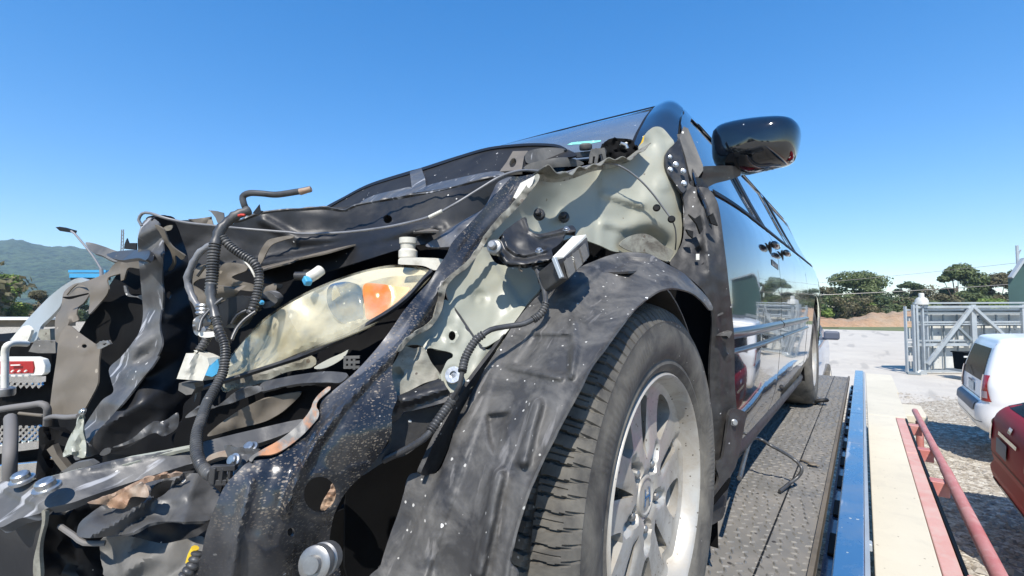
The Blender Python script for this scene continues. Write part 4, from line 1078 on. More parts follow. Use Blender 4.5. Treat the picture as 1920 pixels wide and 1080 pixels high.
def wheel(y, hi):
    w = bpy.data.objects.new('wheel', None); COL.objects.link(w); w.empty_display_size = .1; w.parent = van
    c = V(-.388, y, -.332); w.location = c - van.location
    tyre(w, hi)
    lathe('rim_barrel', [(.2155, .100), (.2165, .108), (.213, .112), (.208, .108), (.2045, .090), (.199, .080), (.192, .05), (.186, 0), (.19, -.1), (.215, -.108)], (0, 0, 0), (1, 0, 0), M_alloy, w, caps=False, seg=64, world=False, split=60)
    rimface(w)
    lathe('hub_cap', [(.001, .0780), (.018, .0785), (.0285, .077), (.0305, .0795), (.0335, .079), (.036, .075), (.036, .060)], (0, 0, 0), (1, 0, 0), M_steel if False else M_alloy, w, 32, world=False)
    for dy, s in ((-.0095, 1), (.0095, -1)):
        bar('emblem', (.0795, dy - .0025 * s, -.014), (.0795, dy + .002 * s, .014), .005, .003, M_chrome, w, world=False, up=(1, 0, 0))
    bar('emblem', (.0795, -.009, .0), (.0795, .009, .0), .004, .003, M_chrome, w, world=False, up=(1, 0, 0))
    for k in range(5):
        a = math.radians(125 + 72 * k)
        lathe('lug_nut', [(.0085, .060), (.0085, .070), (.007, .078), (.004, .0805), (.001, .081)], (0, .057 * math.cos(a), .057 * math.sin(a)), (1, 0, 0), M_steel, w, seg=10, world=False)
    lathe('brake_disc', [(.02, .035), (.06, .035), (.07, .012), (.142, .010), (.142, -.012), (.05, -.012)], (0, 0, 0), (1, 0, 0), M_disc, w, seg=40, world=False)
    box('brake_caliper', (.01, .10, .05), (.06, .07, .13), M_disc, w, world=False, bevel=.01)
    lathe('valve_stem', [(.003, .08), (.003, .105), (.004, .106), (.004, .112), (.001, .113)], (0, .187 * math.cos(math.radians(215)), .187 * math.sin(math.radians(215))), (1, 0, 0), M_trim, w, 8, world=False)
    return w
wheel(.79, True)
wheel(3.80, False)
# wheel housing behind and above the front tyre
def housing(u, v):
    a = math.radians(-52 + 150 * u); x = -.315 - .30 * v; r = .385
    return V(x, .79 + r * math.cos(a), -.325 + r * math.sin(a))
grid('wheel_housing', housing, 24, 6, M_liner_dk, van, thick=.004)
grid('arch_gap_shade', lambda u, v: V(-.30 - .40 * u, 1.235, -.60 + .80 * v), 4, 4, M_hole, van, thick=.004)  # dark sheet added behind the arch gap so it reads as shaded
grid('inner_wheel_wall', lambda u, v: V(-.615, .79 + .40 * v * math.cos(2 * math.pi * u), -.325 + .40 * v * math.sin(2 * math.pi * u)), 24, 4, M_hole, van, thick=.004)
grid('rear_wheel_housing', lambda u, v: V(-.30 - .33 * v, 3.80 + .40 * math.cos(math.radians(-20 + 220 * u)), -.33 + .40 * math.sin(math.radians(-20 + 220 * u))), 24, 4, M_hole, van, thick=.004)
tube('suspension_arm', [V(-.45, .79, -.40), V(-.7, .80, -.42), V(-.95, .82, -.40)], .03, M_pole, van, seg=8)
tube('strut', [V(-.56, .80, -.33), V(-.60, .82, .12)], .035, M_pole, van, seg=12, smooth_path=False)
# ------------------------------------------------------------------ torn front structure, traced and set at its own distances
def Z(*a): return [(a[i], a[i + 1]) for i in range(0, len(a), 2)]
# --- liner over the front wheel
lin_o = [(1068, 517), (1090, 500), (1115, 489), (1142, 479), (1172, 473), (1211, 475), (1228, 481), (1247, 493), (1280, 511), (1303, 533), (1325, 556), (1337, 577), (1331, 582),
         (1318, 566), (1300, 551), (1280, 543), (1258, 540), (1233, 546), (1210, 562), (1188, 582), (1167, 607), (1148, 632), (1133, 653), (1112, 680), (1100, 700), (1087, 727), (1066, 765), (1043, 807),
         (1040, 815), (1020, 853), (1004, 888), (990, 920), (975, 965), (963, 1007), (956, 1045), (950, 1090), (708, 1090), (714, 1060), (720, 1037), (733, 998), (747, 960), (757, 925), (770, 889), (817, 887),
         (837, 853), (848, 820), (858, 785), (875, 752), (893, 720), (915, 682), (943, 640), (962, 610), (985, 580), (1007, 555), (1024, 537), (1050, 527)]
lin_d = [(1068, 517, .76), (1172, 473, .89), (1211, 475, .89), (1247, 493, .87), (1303, 533, .86), (1337, 577, .90), (1258, 540, .76), (1210, 563, .70), (1167, 607, .635), (1133, 653, .59),
         (1100, 700, .56), (1043, 807, .525), (990, 920, .50), (950, 1090, .475), (760, 1080, .555), (850, 1080, .53), (900, 850, .57), (760, 940, .60), (893, 720, .665), (943, 640, .71), (1007, 555, .76), (1050, 640, .62), (1120, 560, .72), (830, 900, .585)]
sheet('wheel_arch_liner', lin_o, M_liner, van, lin_d, thick=.003, step=4.5, split=80, relief=[
    rib(T('e', 1340, 110, 1300, 260, 1262, 430), 17, .019, .2), rib(T('e', 1125, 510, 1095, 640, 1060, 820, 1010, 1060), 18, .019, .2), poly_r(T('e', 1045, 165, 1200, 150, 1150, 330, 1105, 425, 1060, 320), 10, -.016),
    poly_r(T('d', 1320, 560, 1535, 560, 1530, 800, 1190, 740), 8, -.010), rib(T('d', 1190, 745, 1470, 805), 8, .008, .2), rib(T('d', 1320, 545, 1535, 550), 7, .006, .2),
    rib(T('g', 0, 420, 90, 330, 230, 270, 380, 270, 520, 320, 640, 420), 6, -.006), rib(T('g', -20, 330, 100, 262, 240, 228, 380, 250, 440, 285), 9, .010), rib([(1337, 577), (1300, 548), (1258, 543), (1233, 550), (1167, 612), (1100, 705), (1043, 815), (990, 928), (955, 1040), (948, 1090)], 7, .008),
    fold([(905, 700), (735, 1090)], 7, .010), fold([(880, 850), (800, 1090)], 5, -.006), rib(T('d', 1545, 500, 1560, 640, 1530, 800), 7, .008),
    crump(60, .003, 2), crump(17, .0009, 5), rib([(1045, 560), (1080, 545), (1125, 510)], 6, .006)])
sheet('liner_side_tab', T('e', 640, 507, 762, 510, 765, 620, 700, 760, 640, 900, 610, 1090, 440, 1090, 480, 950, 535, 800, 560, 712, 596, 706, 612, 600), M_liner_dk, van, [(750, 890, .64), (860, 990, .63), (720, 1090, .61)], thick=.004, step=8, smooth=False,
      relief=[fold(T('e', 660, 700, 600, 1080), 4, .012)])
sheet('liner_upper_flange', [(893, 722), (875, 750), (858, 786), (846, 820), (836, 850), (817, 885), (790, 890), (800, 862), (818, 822), (835, 790), (855, 755), (872, 728), (900, 690), (930, 650), (960, 606), (985, 578), (962, 612), (935, 655)], M_liner_dk, van, [(893, 720, .675), (817, 885, .62), (975, 590, .75)], thick=.006, step=7)
# --- grey apron and strut tower
gap_o = T('z', 1003, 329, 1018, 336, 1040, 338, 1062, 333, 1085, 327, 1108, 318, 1132, 314, 1152, 310, 1172, 306, 1186, 298, 1196, 287) + T('p', 1155, 175, 1150, 130, 1185, 100, 1200, 40, 1235, 5, 1270, -10, 1320, 0, 1375, 60, 1405, 105, 1390, 160, 1350, 190, 1332, 240, 1345, 300, 1380, 370, 1432, 450, 1450, 520, 1462, 580, 1462, 700, 1455, 800, 1430, 880, 1395, 950, 1365, 972, 1300, 950, 1200, 905, 1050, 900, 960, 890, 870, 850, 790, 820, 720, 790, 640, 800, 500, 860, 300, 950, 150, 930, 30, 900) + \
    T('d', 900, 200, 850, 225) + T('z', 868, 494, 893, 468, 905, 446, 925, 428, 945, 408, 967, 375)
gap_d = [(1003, 329, .88), (967, 375, .85), (907, 447, .80), (868, 494, .77), (960, 480, .84), (1030, 400, .96), (1060, 345, 1.0), (1120, 330, 1.09), (1123, 400, 1.06), (1118, 450, 1.02), (1180, 400, 1.12), (1200, 300, 1.175), (1235, 290, 1.19), (1215, 265, 1.21), (1240, 240, 1.225),
         (1262, 262, 1.225), (1270, 330, 1.20), (1278, 400, 1.19), (1276, 460, 1.18), (1255, 490, 1.17), (1170, 474, 1.08), (1230, 380, 1.13), (1100, 458, .98)]
sheet('strut_tower_panel', gap_o, M_prim, van, gap_d, thick=.003, step=6.5, split=55, relief=[
    rib(T('p', 905, 480, 1000, 500, 1165, 552), 9, .012), rib(T('p', 900, 685, 1045, 720), 9, .012), fold(T('p', 862, 440, 850, 830), 4, .012), boss(*T('p', 610, 640)[0], 17, .012, .5, 1.3),
    boss(*T('p', 1190, 860)[0], 48, -.05, .2, .75), boss(*T('p', 1200, 60)[0], 8, .012), poly_r(T('p', 1170, 110, 1280, 100, 1270, 200, 1160, 190), 6, -.008), fold(T('p', 1300, 60, 1450, 560), 9, -.012), rib(T('p', 420, 600, 430, 760), 6, .006),
    rib(T('p', 1280, 0, 1370, 60, 1400, 110), 5, .01), crump(70, .006, 3), boss(*T('p', 1320, 400)[0], 18, .01)])
sheet('strut_tower_underside', T('p', 1010, 845, 1050, 800, 1120, 770, 1200, 765, 1270, 800, 1330, 850, 1400, 890, 1385, 940, 1355, 965, 1290, 945, 1200, 902, 1100, 895), M_prim_d, van, [(1165, 460, 1.055), (1240, 485, 1.10), (1210, 440, 1.085)], thick=.003, step=6)  # darker sheet: the underside's shade is put into its colour
sheet('apron_flange', T('z', 1000, 330, 1020, 326, 1060, 322, 1085, 320, 1110, 311, 1132, 306, 1150, 303, 1172, 300, 1186, 291, 1199, 280, 1200, 287, 1190, 299, 1176, 309, 1152, 314, 1130, 318, 1108, 322, 1085, 331, 1060, 339, 1035, 342, 1012, 338), M_prim_d, van,
      [(1000, 330, .835), (1100, 318, 1.02), (1198, 284, 1.18)], thick=.002, step=4, relief=[crease(14, .008, 3)])
fl_pts = catmull([(1003, 330, .86), (1040, 338, .91), (1062, 333, .95), (1085, 325, .99), (1108, 317, 1.03), (1132, 311, 1.08), (1152, 308, 1.11), (1172, 304, 1.13), (1199, 284, 1.17)], False, 4)
def fl_f(u, v):
    k = u * (len(fl_pts) - 1); i = min(int(k), len(fl_pts) - 2); a, b = fl_pts[i], fl_pts[i + 1]; f = k - i
    q = [a[j] + (b[j] - a[j]) * f for j in range(3)]
    wv = .006 * math.sin(u * 46) + .004 * math.sin(u * 21 + 1)
    return P(*q) + Vector((.046 * (v - .15), -.022 * v, .002 + wv * v * .7))
grid('apron_top_flange', fl_f, 90, 5, M_prim_d, van, thick=.002)
sheet('lower_apron_channel', T('d', 1040, 40, 1100, 150, 1180, 175, 1330, 180, 1345, 235, 1360, 300, 1300, 372, 1230, 470, 1160, 560, 1100, 605, 1042, 632, 1000, 600, 940, 520, 840, 360, 836, 260, 900, 190, 1000, 90), M_prim, van,
      [(907, 455, .79), (845, 540, .735), (893, 640, .715), (1010, 500, .80), (1005, 560, .77), (950, 630, .73), (920, 560, .765)], thick=.003, step=6, relief=[boss(*T('d', 1020, 360)[0], 16, -.006, .75), boss(*T('d', 1020, 375)[0], 7, .006),
       fold(T('d', 1080, 130, 1240, 370), 3, -.012), fold(T('d', 1295, 365, 1040, 600), 4, .012), crump(50, .004, 7)], split=50)
sheet('channel_side', T('d', 836, 345, 1005, 598, 1050, 640, 1035, 655, 985, 625, 830, 365), M_plast, van, [(838, 560, .73), (905, 655, .70)], thick=.006, step=5, smooth=False)
sheet('lower_bracket_plate', T('d', 778, 400, 800, 375, 842, 372, 900, 460, 1000, 605, 1050, 645, 1110, 620, 1160, 590, 1125, 655, 1050, 715, 1030, 760, 1030, 810, 960, 870, 870, 922, 838, 880, 820, 855, 790, 800, 700, 632, 590, 622, 640, 575, 720, 520, 765, 480), M_prim, van,
      [(820, 570, .715), (757, 640, .655), (895, 640, .705), (940, 640, .71), (900, 710, .675), (850, 745, .64), (825, 700, .655), (915, 740, .67)], thick=.003, step=5.5, holes=[ell(*T('d', 863, 568)[0], 6.5, 9), T('d', 722, 642, 800, 650, 868, 674, 830, 735, 790, 785, 745, 715)],
      relief=[ring(*T('d', 863, 568)[0], 12, 5, .006), boss(*T('d', 745, 605)[0], 8, .006), fold(T('d', 1060, 640, 1000, 820), 4, -.008), crump(35, .005, 4)], split=50)
sheet('bracket_pocket', T('d', 715, 635, 880, 670, 835, 745, 790, 800), M_trim, van, .69, thick=.003, step=10, smooth=False)
sheet('stained_bracket_wall', T('d', 590, 628, 650, 640, 702, 634, 745, 715, 795, 798, 700, 838, 560, 905, 525, 870, 505, 800, 512, 770, 555, 690), M_prim_d, van, [(757, 650, .645), (735, 700, .625), (825, 705, .655), (745, 740, .62)], thick=.003, step=5.5,
      relief=[boss(*T('d', 560, 780)[0], 11, -.015, .3, .8), crump(30, .005, 8)])
sheet('mounting_ear', T('d', 800, 795, 818, 745, 840, 705, 888, 690, 915, 735, 922, 780, 915, 840, 895, 895, 868, 922, 835, 890, 815, 850), M_prim, van, [(828, 705, .635), (865, 700, .645), (850, 745, .625)], thick=.004, step=4.5, holes=[ell(*T('d', 872, 795)[0], 3.0, 6)], relief=[ring(*T('d', 870, 790)[0], 13, 4, -.003)])
lathe('washer', [(.005, .0), (.005, .003), (.0115, .003), (.0125, 0)], P(*T('d', 872, 790)[0], .628), (.35, -.75, .35), M_zinc, van, 20)
sheet('black_bracket', T('d', 480, 960, 515, 930, 560, 905, 680, 855, 795, 812, 830, 855, 862, 905, 858, 930, 760, 960, 640, 990, 590, 1000, 570, 1030, 520, 1058, 485, 1030, 470, 995), M_plast, van, [(725, 755, .60), (745, 740, .605), (825, 712, .635), (845, 745, .62), (735, 790, .60)], thick=.008, step=6,
      relief=[rib(T('d', 590, 930, 820, 860), 13, .014), ring(*T('d', 525, 985)[0], 13, 5, .003), crump(30, .002, 3)])
sheet('black_bracket_arm', T('e', 500, 245, 560, 190, 640, 145, 760, 130, 850, 90, 862, 110, 800, 180, 740, 260, 690, 330, 600, 400, 480, 440, 360, 515, 420, 440, 520, 330), M_liner_dk, van, [(730, 800, .60), (840, 755, .645), (690, 880, .575)], thick=.01, step=8)
# --- upper rail (long black member)
rail_o = T('z', 958, 334, 975, 331, 1003, 330, 967, 377, 940, 405, 913, 437, 893, 470, 872, 495, 857, 508, 847, 515, 832, 532, 826, 540, 824, 560, 820, 572, 813, 598, 800, 612, 782, 622, 762, 636, 747, 656, 735, 690, 738, 722, 745, 745, 735, 775, 733, 813, 710, 855, 680, 890, 655, 915, 637, 942, 624, 975, 617, 1027, 622, 1090,
             372, 1090, 378, 1040, 386, 1000, 398, 964, 410, 935, 422, 911, 445, 885, 468, 866, 514, 858, 540, 842, 563, 823, 585, 800, 598, 781, 603, 752, 630, 728, 660, 703, 690, 672, 717, 640, 740, 608, 757, 583, 782, 553, 807, 525, 822, 500, 838, 476, 850, 452, 880, 420, 910, 388, 935, 358)
rail_d = [(980, 331, .82), (910, 388, .79), (850, 453, .745), (807, 525, .70), (757, 583, .655), (717, 640, .62), (660, 703, .575), (603, 752, .545), (598, 781, .53), (563, 823, .51), (468, 866, .475), (422, 911, .46), (398, 964, .452), (376, 1090, .455),
          (893, 470, .765), (847, 515, .715), (820, 572, .685), (782, 622, .645), (747, 660, .612), (738, 722, .58), (733, 813, .555), (680, 890, .535), (637, 940, .525), (617, 1027, .53), (622, 1090, .535), (520, 950, .462), (560, 880, .48), (640, 790, .522), (500, 1050, .455)]
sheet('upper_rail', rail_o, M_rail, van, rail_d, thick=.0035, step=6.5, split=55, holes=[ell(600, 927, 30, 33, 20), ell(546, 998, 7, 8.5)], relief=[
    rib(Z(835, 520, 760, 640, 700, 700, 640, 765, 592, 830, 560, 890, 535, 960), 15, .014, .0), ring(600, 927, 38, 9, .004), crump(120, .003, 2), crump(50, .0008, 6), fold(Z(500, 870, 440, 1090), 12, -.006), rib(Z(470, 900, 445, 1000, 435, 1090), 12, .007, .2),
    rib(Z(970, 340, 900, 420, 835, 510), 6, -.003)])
sheet('rail_hole_shade', ell(606, 928, 40, 42, 16), M_hole, van, .62, thick=.003, step=8)  # black disc set behind the hole as its painted shade
sheet('rust_flake', Z(601, 955, 606, 938, 614, 925, 620, 915, 626, 905, 636, 900, 640, 925, 630, 945, 615, 962), M_rust, van, .60, thick=.003, step=3, relief=[crump(8, .006, 3)])
sheet('rail_edge_flange', T('z', 1003, 328, 1010, 338, 975, 384, 945, 415, 920, 442, 900, 472, 878, 500, 862, 512, 852, 520, 838, 538, 833, 560, 828, 582, 816, 604, 802, 618, 778, 630, 762, 645, 752, 658, 745, 657, 760, 635, 781, 620, 799, 609, 811, 597, 819, 571, 823, 545, 830, 531, 846, 514, 871, 494, 892, 469, 912, 436, 939, 404, 966, 376), M_prim_d, van,
      [(1003, 333, .81), (966, 378, .79), (912, 438, .755), (871, 496, .725), (823, 548, .69), (811, 600, .67), (760, 640, .62)], thick=.002, step=4, relief=[crease(18, .005, 5)])
sheet('rail_tip', T('z', 976, 343, 1003, 329, 998, 345, 985, 362, 970, 374, 962, 370), M_white, van, .80, thick=.002, step=5, smooth=False)
sheet('torn_rail_flange', T('b', 1760, 85, 1700, 140, 1686, 175, 1700, 205, 1692, 240, 1650, 290, 1600, 340, 1520, 400, 1450, 432, 1370, 440, 1340, 470, 1330, 450, 1390, 410, 1480, 360, 1560, 300, 1620, 240, 1655, 190, 1670, 150, 1700, 110, 1750, 70), M_torn, van,
      [(610, 735, .555), (598, 775, .535), (565, 815, .515), (510, 852, .49), (470, 865, .475)], thick=.002, step=4, relief=[crease(30, .002, 8)])
# --- gearbox-like front plate bolts and lower structure
def bolt(c, x, y, d, r, ax, washer=True, mt_=None, nm='bolt'):
    p = P(*T(c, x, y)[0], d); ax = Vector(ax).normalized()
    pr = ([(r * 1.4, -.002), (r * 1.4, .0012), (r * 1.1, .0015)] if washer else []) + [(r, .002), (r, r * .9), (r * .8, r * 1.1), (.001, r * 1.1)]
    return lathe(nm, pr, p, ax, mt_ or M_zinc, van, 12 if r < .006 else 18)
lathe('bump_stop_bolt', [(.001, -.020), (.0148, -.020), (.0155, -.008), (.0135, -.0065), (.0135, -.004), (.0155, -.0025), (.0155, .007), (.0135, .0082), (.008, .0082), (.0075, .013), (.001, .013)], P(596, 1054, .43), (.45, -.75, .25), M_steel, van, 24)
sheet('cross_beam', T('b', -20, 590, 140, 590, 250, 555, 420, 510, 640, 455, 870, 420, 1100, 360, 1350, 300, 1600, 245, 1640, 262, 1500, 330, 1340, 385, 1180, 440, 1040, 475, 940, 505, 800, 548, 640, 600, 480, 655, 380, 690, 250, 720, 215, 745, 100, 775, -20, 812), M_core_l, van,
      [(0, 935, .50), (88, 955, .49), (150, 900, .52), (300, 860, .56), (440, 850, .60), (560, 790, .66), (230, 910, .53)], thick=.012, step=7, split=50, relief=[fold(T('b', 0, 620, 215, 722), 2, .004), rib(T('b', 300, 545, 1100, 365), 4, .004), crump(90, .002, 2)])
sheet('cross_beam_edge', T('b', 250, 553, 420, 508, 560, 480, 700, 440, 860, 412, 1030, 378, 1035, 392, 860, 432, 680, 482, 560, 508, 430, 530, 300, 570), M_prim, van, [(100, 890, .53), (230, 865, .55), (360, 835, .575)], thick=.004, step=5, smooth=False, relief=[crease(10, .003, 2)])
sheet('beam_front_face', T('b', -20, 800, 100, 772, 215, 742, 235, 745, 230, 800, 205, 900, 190, 1000, 195, 1090, -20, 1090), M_core, van, [(0, 990, .515), (75, 960, .495), (68, 1080, .50)], thick=.005, step=10)
sheet('front_cavity_panel', T('b', 230, 730, 480, 650, 700, 590, 1000, 520, 1180, 560, 1120, 800, 1080, 1090, 190, 1090, 215, 900), M_core, van, [(80, 980, .54), (220, 940, .60), (390, 960, .60), (200, 1080, .58)], thick=.004, step=12, relief=[crump(60, .015, 2)])
sheet('beam_edge_strip', T('b', 222, 735, 240, 735, 238, 800, 218, 880, 210, 960, 215, 1090, 180, 1090, 178, 1000, 200, 900, 222, 800), M_prim_d, van, [(80, 970, .485), (70, 1080, .487)], thick=.004, step=5)
sheet('crushed_plate', T('b', 415, 868, 412, 830, 430, 790, 490, 740, 560, 690, 610, 640, 700, 590, 800, 560, 920, 535, 1010, 530, 1120, 545, 1140, 600, 1180, 650, 1150, 720, 1120, 780, 1000, 790, 880, 790, 800, 800, 700, 850, 560, 872, 480, 878), M_core_l, van,
      [(150, 1005, .475), (230, 920, .50), (330, 890, .53), (400, 900, .545), (395, 970, .50), (280, 990, .475)], thick=.003, step=6, split=50, holes=[T('b', 610, 705, 640, 660, 700, 620, 745, 600, 790, 640, 760, 690, 690, 722, 640, 725), T('b', 800, 645, 830, 590, 900, 570, 930, 580, 880, 640, 830, 665)], relief=[facet(34, .008, 9), crump(30, .002, 4), rib(T('b', 960, 550, 760, 700), 5, .008)])
sheet('rusty_tear', T('b', 470, 690, 600, 640, 720, 580, 800, 550, 950, 530, 960, 545, 820, 572, 770, 590, 700, 640, 650, 690, 590, 720, 560, 700), M_rust, van, [(180, 940, .49), (330, 890, .525)], thick=.003, step=5, relief=[crease(20, .004, 3)])
sheet('rusty_tear', T('b', 570, 700, 640, 640, 720, 600, 765, 585, 790, 620, 785, 660, 700, 660, 660, 720), M_rust, van, .485, thick=.003, step=5, relief=[crump(18, .006, 6)])
sheet('rusty_tear', T('b', 1300, 455, 1180, 445, 1100, 470, 1120, 435, 1220, 415), M_rust, van, .53, thick=.003, step=5)
sheet('lower_skid_panel', T('b', 535, 890, 600, 870, 700, 870, 860, 905, 960, 890, 1080, 870, 1075, 960, 1050, 1090, 600, 1090, 550, 1040, 535, 960), M_plast_g, van, [(190, 1010, .515), (380, 1010, .52), (220, 1080, .50), (370, 1080, .50)], thick=.004, step=7, relief=[facet(40, .007, 4), fold(T('b', 610, 890, 640, 1030), 4, .01)])
tube('bent_rod', T3('b', 320, 815, .50, 400, 870, .49, 450, 905, .485, 560, 905, .49), .0028, M_pole, van, seg=7)
bolt('b', 118, 568, .505, .0078, (.15, -.3, 1)); bolt('b', 250, 610, .485, .0085, (.15, -.3, 1))
sheet('small_black_bracket', T('b', 1195, 385, 1260, 395, 1380, 410, 1330, 455, 1290, 500, 1230, 545, 1205, 520, 1212, 450), M_core_l, van, [(425, 840, .52), (470, 850, .51), (440, 890, .50)], thick=.004, step=5, relief=[crump(20, .006, 2)])
bolt('b', 1250, 465, .495, .0055, (.3, -1, .5)); bolt('b', 1235, 560, .48, .0045, (.3, -1, .5)); bolt('b', 1335, 400, .53, .006, (.2, -.6, .8))
for (x0, y0, x1, y1, w) in ((1130, 505, 1260, 500, .006), (1125, 580, 1215, 578, .006), (1150, 495, 1140, 585, .008), (1190, 500, 1182, 580, .006), (1230, 500, 1225, 560, .004)):
    bar('clip_bar', P(*T('b', x0, y0)[0], .475), P(*T('b', x1, y1)[0], .475), w, w, M_plast, van, bevel=.001)

# --- headlight
def mixmat(name, col, fac, rough=.25, c2=None, tint=None):
    m = bpy.data.materials.new(name); m.use_nodes = True; nt = m.node_tree; nd, lk = nt.nodes, nt.links
    b = nd['Principled BSDF']; b.inputs['Base Color'].default_value = (*col, 1); b.inputs['Roughness'].default_value = rough; b.inputs['Coat Weight'].default_value = .6
    t = nd.new('ShaderNodeBsdfTransparent'); t.inputs['Color'].default_value = (.96, .94, .88, 1); s = nd.new('ShaderNodeMixShader')
    tc = nd.new('ShaderNodeTexCoord'); n = nd.new('ShaderNodeTexNoise'); n.inputs['Scale'].default_value = 16; n.inputs['Detail'].default_value = 7; lk.new(tc.outputs['Object'], n.inputs['Vector'])
    r = nd.new('ShaderNodeMapRange'); r.inputs[1].default_value = .38; r.inputs[2].default_value = .68; r.inputs[3].default_value = fac - .14; r.inputs[4].default_value = fac + .22; lk.new(n.outputs['Fac'], r.inputs[0])
    x = nd.new('ShaderNodeMix'); x.data_type = 'RGBA'; x.inputs[6].default_value = (*col, 1); x.inputs[7].default_value = (*(c2 or col), 1); lk.new(r.outputs[0], x.inputs[0]); lk.new(x.outputs[2], b.inputs['Base Color'])
    lk.new(r.outputs[0], s.inputs[0]); lk.new(t.outputs[0], s.inputs[1]); lk.new(b.outputs[0], s.inputs[2]); lk.new(s.outputs[0], nd['Material Output'].inputs['Surface'])
    return m
M_lens = mixmat('yellowed_lens', (.58, .55, .42), .18, .16, (.66, .60, .40))
M_refl = mat('headlight_reflector', (.56, .56, .51), .3, metal=.55, var=(12, .3, (.72, .68, .55)), dust=(9, .4, .75, (.62, .55, .36), .6))
M_amber = mat('amber_lens', (.90, .13, .004), .22, coat=.5, var=(10, .3, (.95, .26, .01)))
M_proj = mat('dark_blue_glass', (.05, .09, .16), .08, coat=1, var=(8, .3, (.10, .2, .34)))
hl = bpy.data.objects.new('headlight', None); COL.objects.link(hl); hl.parent = van; hl.location = P(600, 600, .78) - van.location; hl.empty_display_size = .1
hd = [(440, 690, .80), (520, 600, .80), (620, 530, .82), (720, 500, .83), (808, 505, .80), (780, 550, .765), (700, 610, .74), (560, 670, .73), (430, 730, .73), (600, 590, .765), (700, 550, .78)]
lens_o = Z(418, 700, 432, 668, 455, 640, 490, 602, 530, 573, 580, 545, 640, 520, 690, 505, 735, 497, 780, 499, 808, 508, 800, 525, 775, 550, 740, 580, 700, 608, 650, 630, 600, 648, 540, 670, 480, 700, 420, 733)
sheet('lens', lens_o, M_lens, hl, [(a, b, d - .004) for a, b, d in hd], thick=.003, step=9, relief=[boss(600, 600, 150, .02, .1, .9), rib(Z(430, 690, 520, 655, 620, 622, 700, 590, 760, 548), 4, .003)])
refl = [(a, b, d + .035) for a, b, d in hd]
sheet('reflector', Z(420, 700, 455, 642, 530, 577, 640, 524, 735, 502, 800, 512, 770, 550, 700, 605, 600, 645, 480, 697, 424, 728), M_refl, hl, refl, thick=.003, step=8, relief=[boss(585, 590, 46, -.03, .1), boss(490, 640, 36, -.03, .1), rib(Z(430, 715, 560, 650, 700, 590), 8, .012), rib(Z(540, 580, 560, 640), 4, .01)])
sheet('turn_signal', T('d', 365, 285, 440, 275, 540, 290, 625, 300, 585, 350, 510, 410, 440, 455, 385, 475, 372, 400), M_amber, hl, [(690, 545, .795), (760, 545, .795), (700, 590, .775)], thick=.01, step=6, relief=[boss(705, 555, 30, .01, .2)])
sheet('blue_projector', T('d', 170, 290, 250, 265, 300, 270, 350, 300, 360, 400, 360, 470, 300, 500, 260, 500, 200, 460, 160, 380), M_proj, hl, [(640, 560, .79), (650, 600, .772)], thick=.01, step=6, relief=[boss(650, 570, 26, .012, .2), fold(T('d', 262, 270, 262, 500), 3, -.006)])
sheet('white_divider', Z(636, 700 - 75, 655, 615, 640, 560, 628, 535, 622, 560), M_refl, hl, .79, thick=.004, step=8)
sheet('lens_edge', T('d', 745, 190, 752, 205, 700, 255, 620, 345, 520, 425, 420, 485, 300, 560, 150, 630, 0, 690, -60, 710) + T('o', 200, 450, 260, 420) + T('d', -60, 695, 0, 668, 150, 612, 290, 545, 410, 475, 515, 412, 610, 335, 690, 245), M_plast, hl, [(800, 508, .775), (700, 605, .725), (560, 672, .715), (440, 720, .715)], thick=.006, step=5)
sheet('lower_reflector_band', T('o', 410, 400, 520, 350, 700, 290, 880, 240, 960, 225, 990, 260, 960, 300, 800, 330, 660, 390, 560, 420, 440, 440), M_prim_d, hl, [(430, 720, .74), (580, 670, .755), (560, 710, .745)], thick=.004, step=8, relief=[rib(T('o', 560, 370, 930, 250), 4, .008)])
sheet('silver_tab', T('o', 975, 300, 1060, 250, 1150, 210, 1190, 190, 1160, 240, 1080, 290, 1010, 310), M_refl, hl, .70, thick=.004, step=5)
sheet('headlight_top_mount', T('d', 560, 150, 570, 130, 640, 128, 800, 135, 815, 160, 770, 200, 700, 175, 600, 168, 560, 165), M_ivory, hl, [(750, 485, .80), (825, 490, .79)], thick=.012, step=6)
lathe('washer_filler_neck', [(.017, 0), (.017, .012), (.013, .016), (.014, .024), (.016, .026), (.016, .036), (.001, .037)], P(*T('d', 615, 130)[0], .83), (0, 0, 1), M_ivory, hl, 18)
tube('bulb_connector', T3('n', 1130, 640, .84, 1180, 640, .84, 1240, 640, .84), .008, M_plast, hl, seg=12)
tube('bulb_socket', T3('n', 1225, 650, .83, 1262, 628, .83, 1300, 600, .84), .010, M_ivory, hl, seg=14)
box('blue_plug', P(*T('n', 1210, 672)[0], .82), (.016, .013, .013), M_blue, hl, rot=Matrix.Rotation(.8, 3, 'Y'), bevel=.003)
box('blue_plug', P(*T('n', 900, 818)[0], .80), (.009, .009, .008), M_blue, hl, rot=Matrix.Rotation(.4, 3, 'Y'), bevel=.003)
sheet('bumper_bracket_strip', T('o', 620, 440, 650, 395, 720, 375, 880, 345, 1050, 325, 1180, 335, 1190, 350, 1140, 395, 1050, 395, 900, 400, 760, 425, 660, 450), M_core_l, van, [(490, 735, .70), (560, 705, .69), (650, 715, .62)], thick=.006, step=6, relief=[rib(T('o', 660, 420, 1150, 360), 5, .006)])
sheet('bumper_bracket_strip', T('o', 210, 570, 300, 540, 340, 560, 420, 500, 480, 455, 620, 415, 640, 450, 520, 500, 440, 530, 340, 555, 270, 590, 160, 620), M_core_l, van, [(360, 765, .70), (490, 735, .705)], thick=.006, step=6, relief=[crump(20, .006, 3)])
sheet('bumper_cavity', T('o', 160, 610, 340, 550, 640, 440, 900, 395, 1130, 395, 1000, 520, 900, 630, 600, 690, 300, 760, 90, 800), M_hole, van, [(360, 790, .76), (600, 740, .70)], thick=.004, step=12)
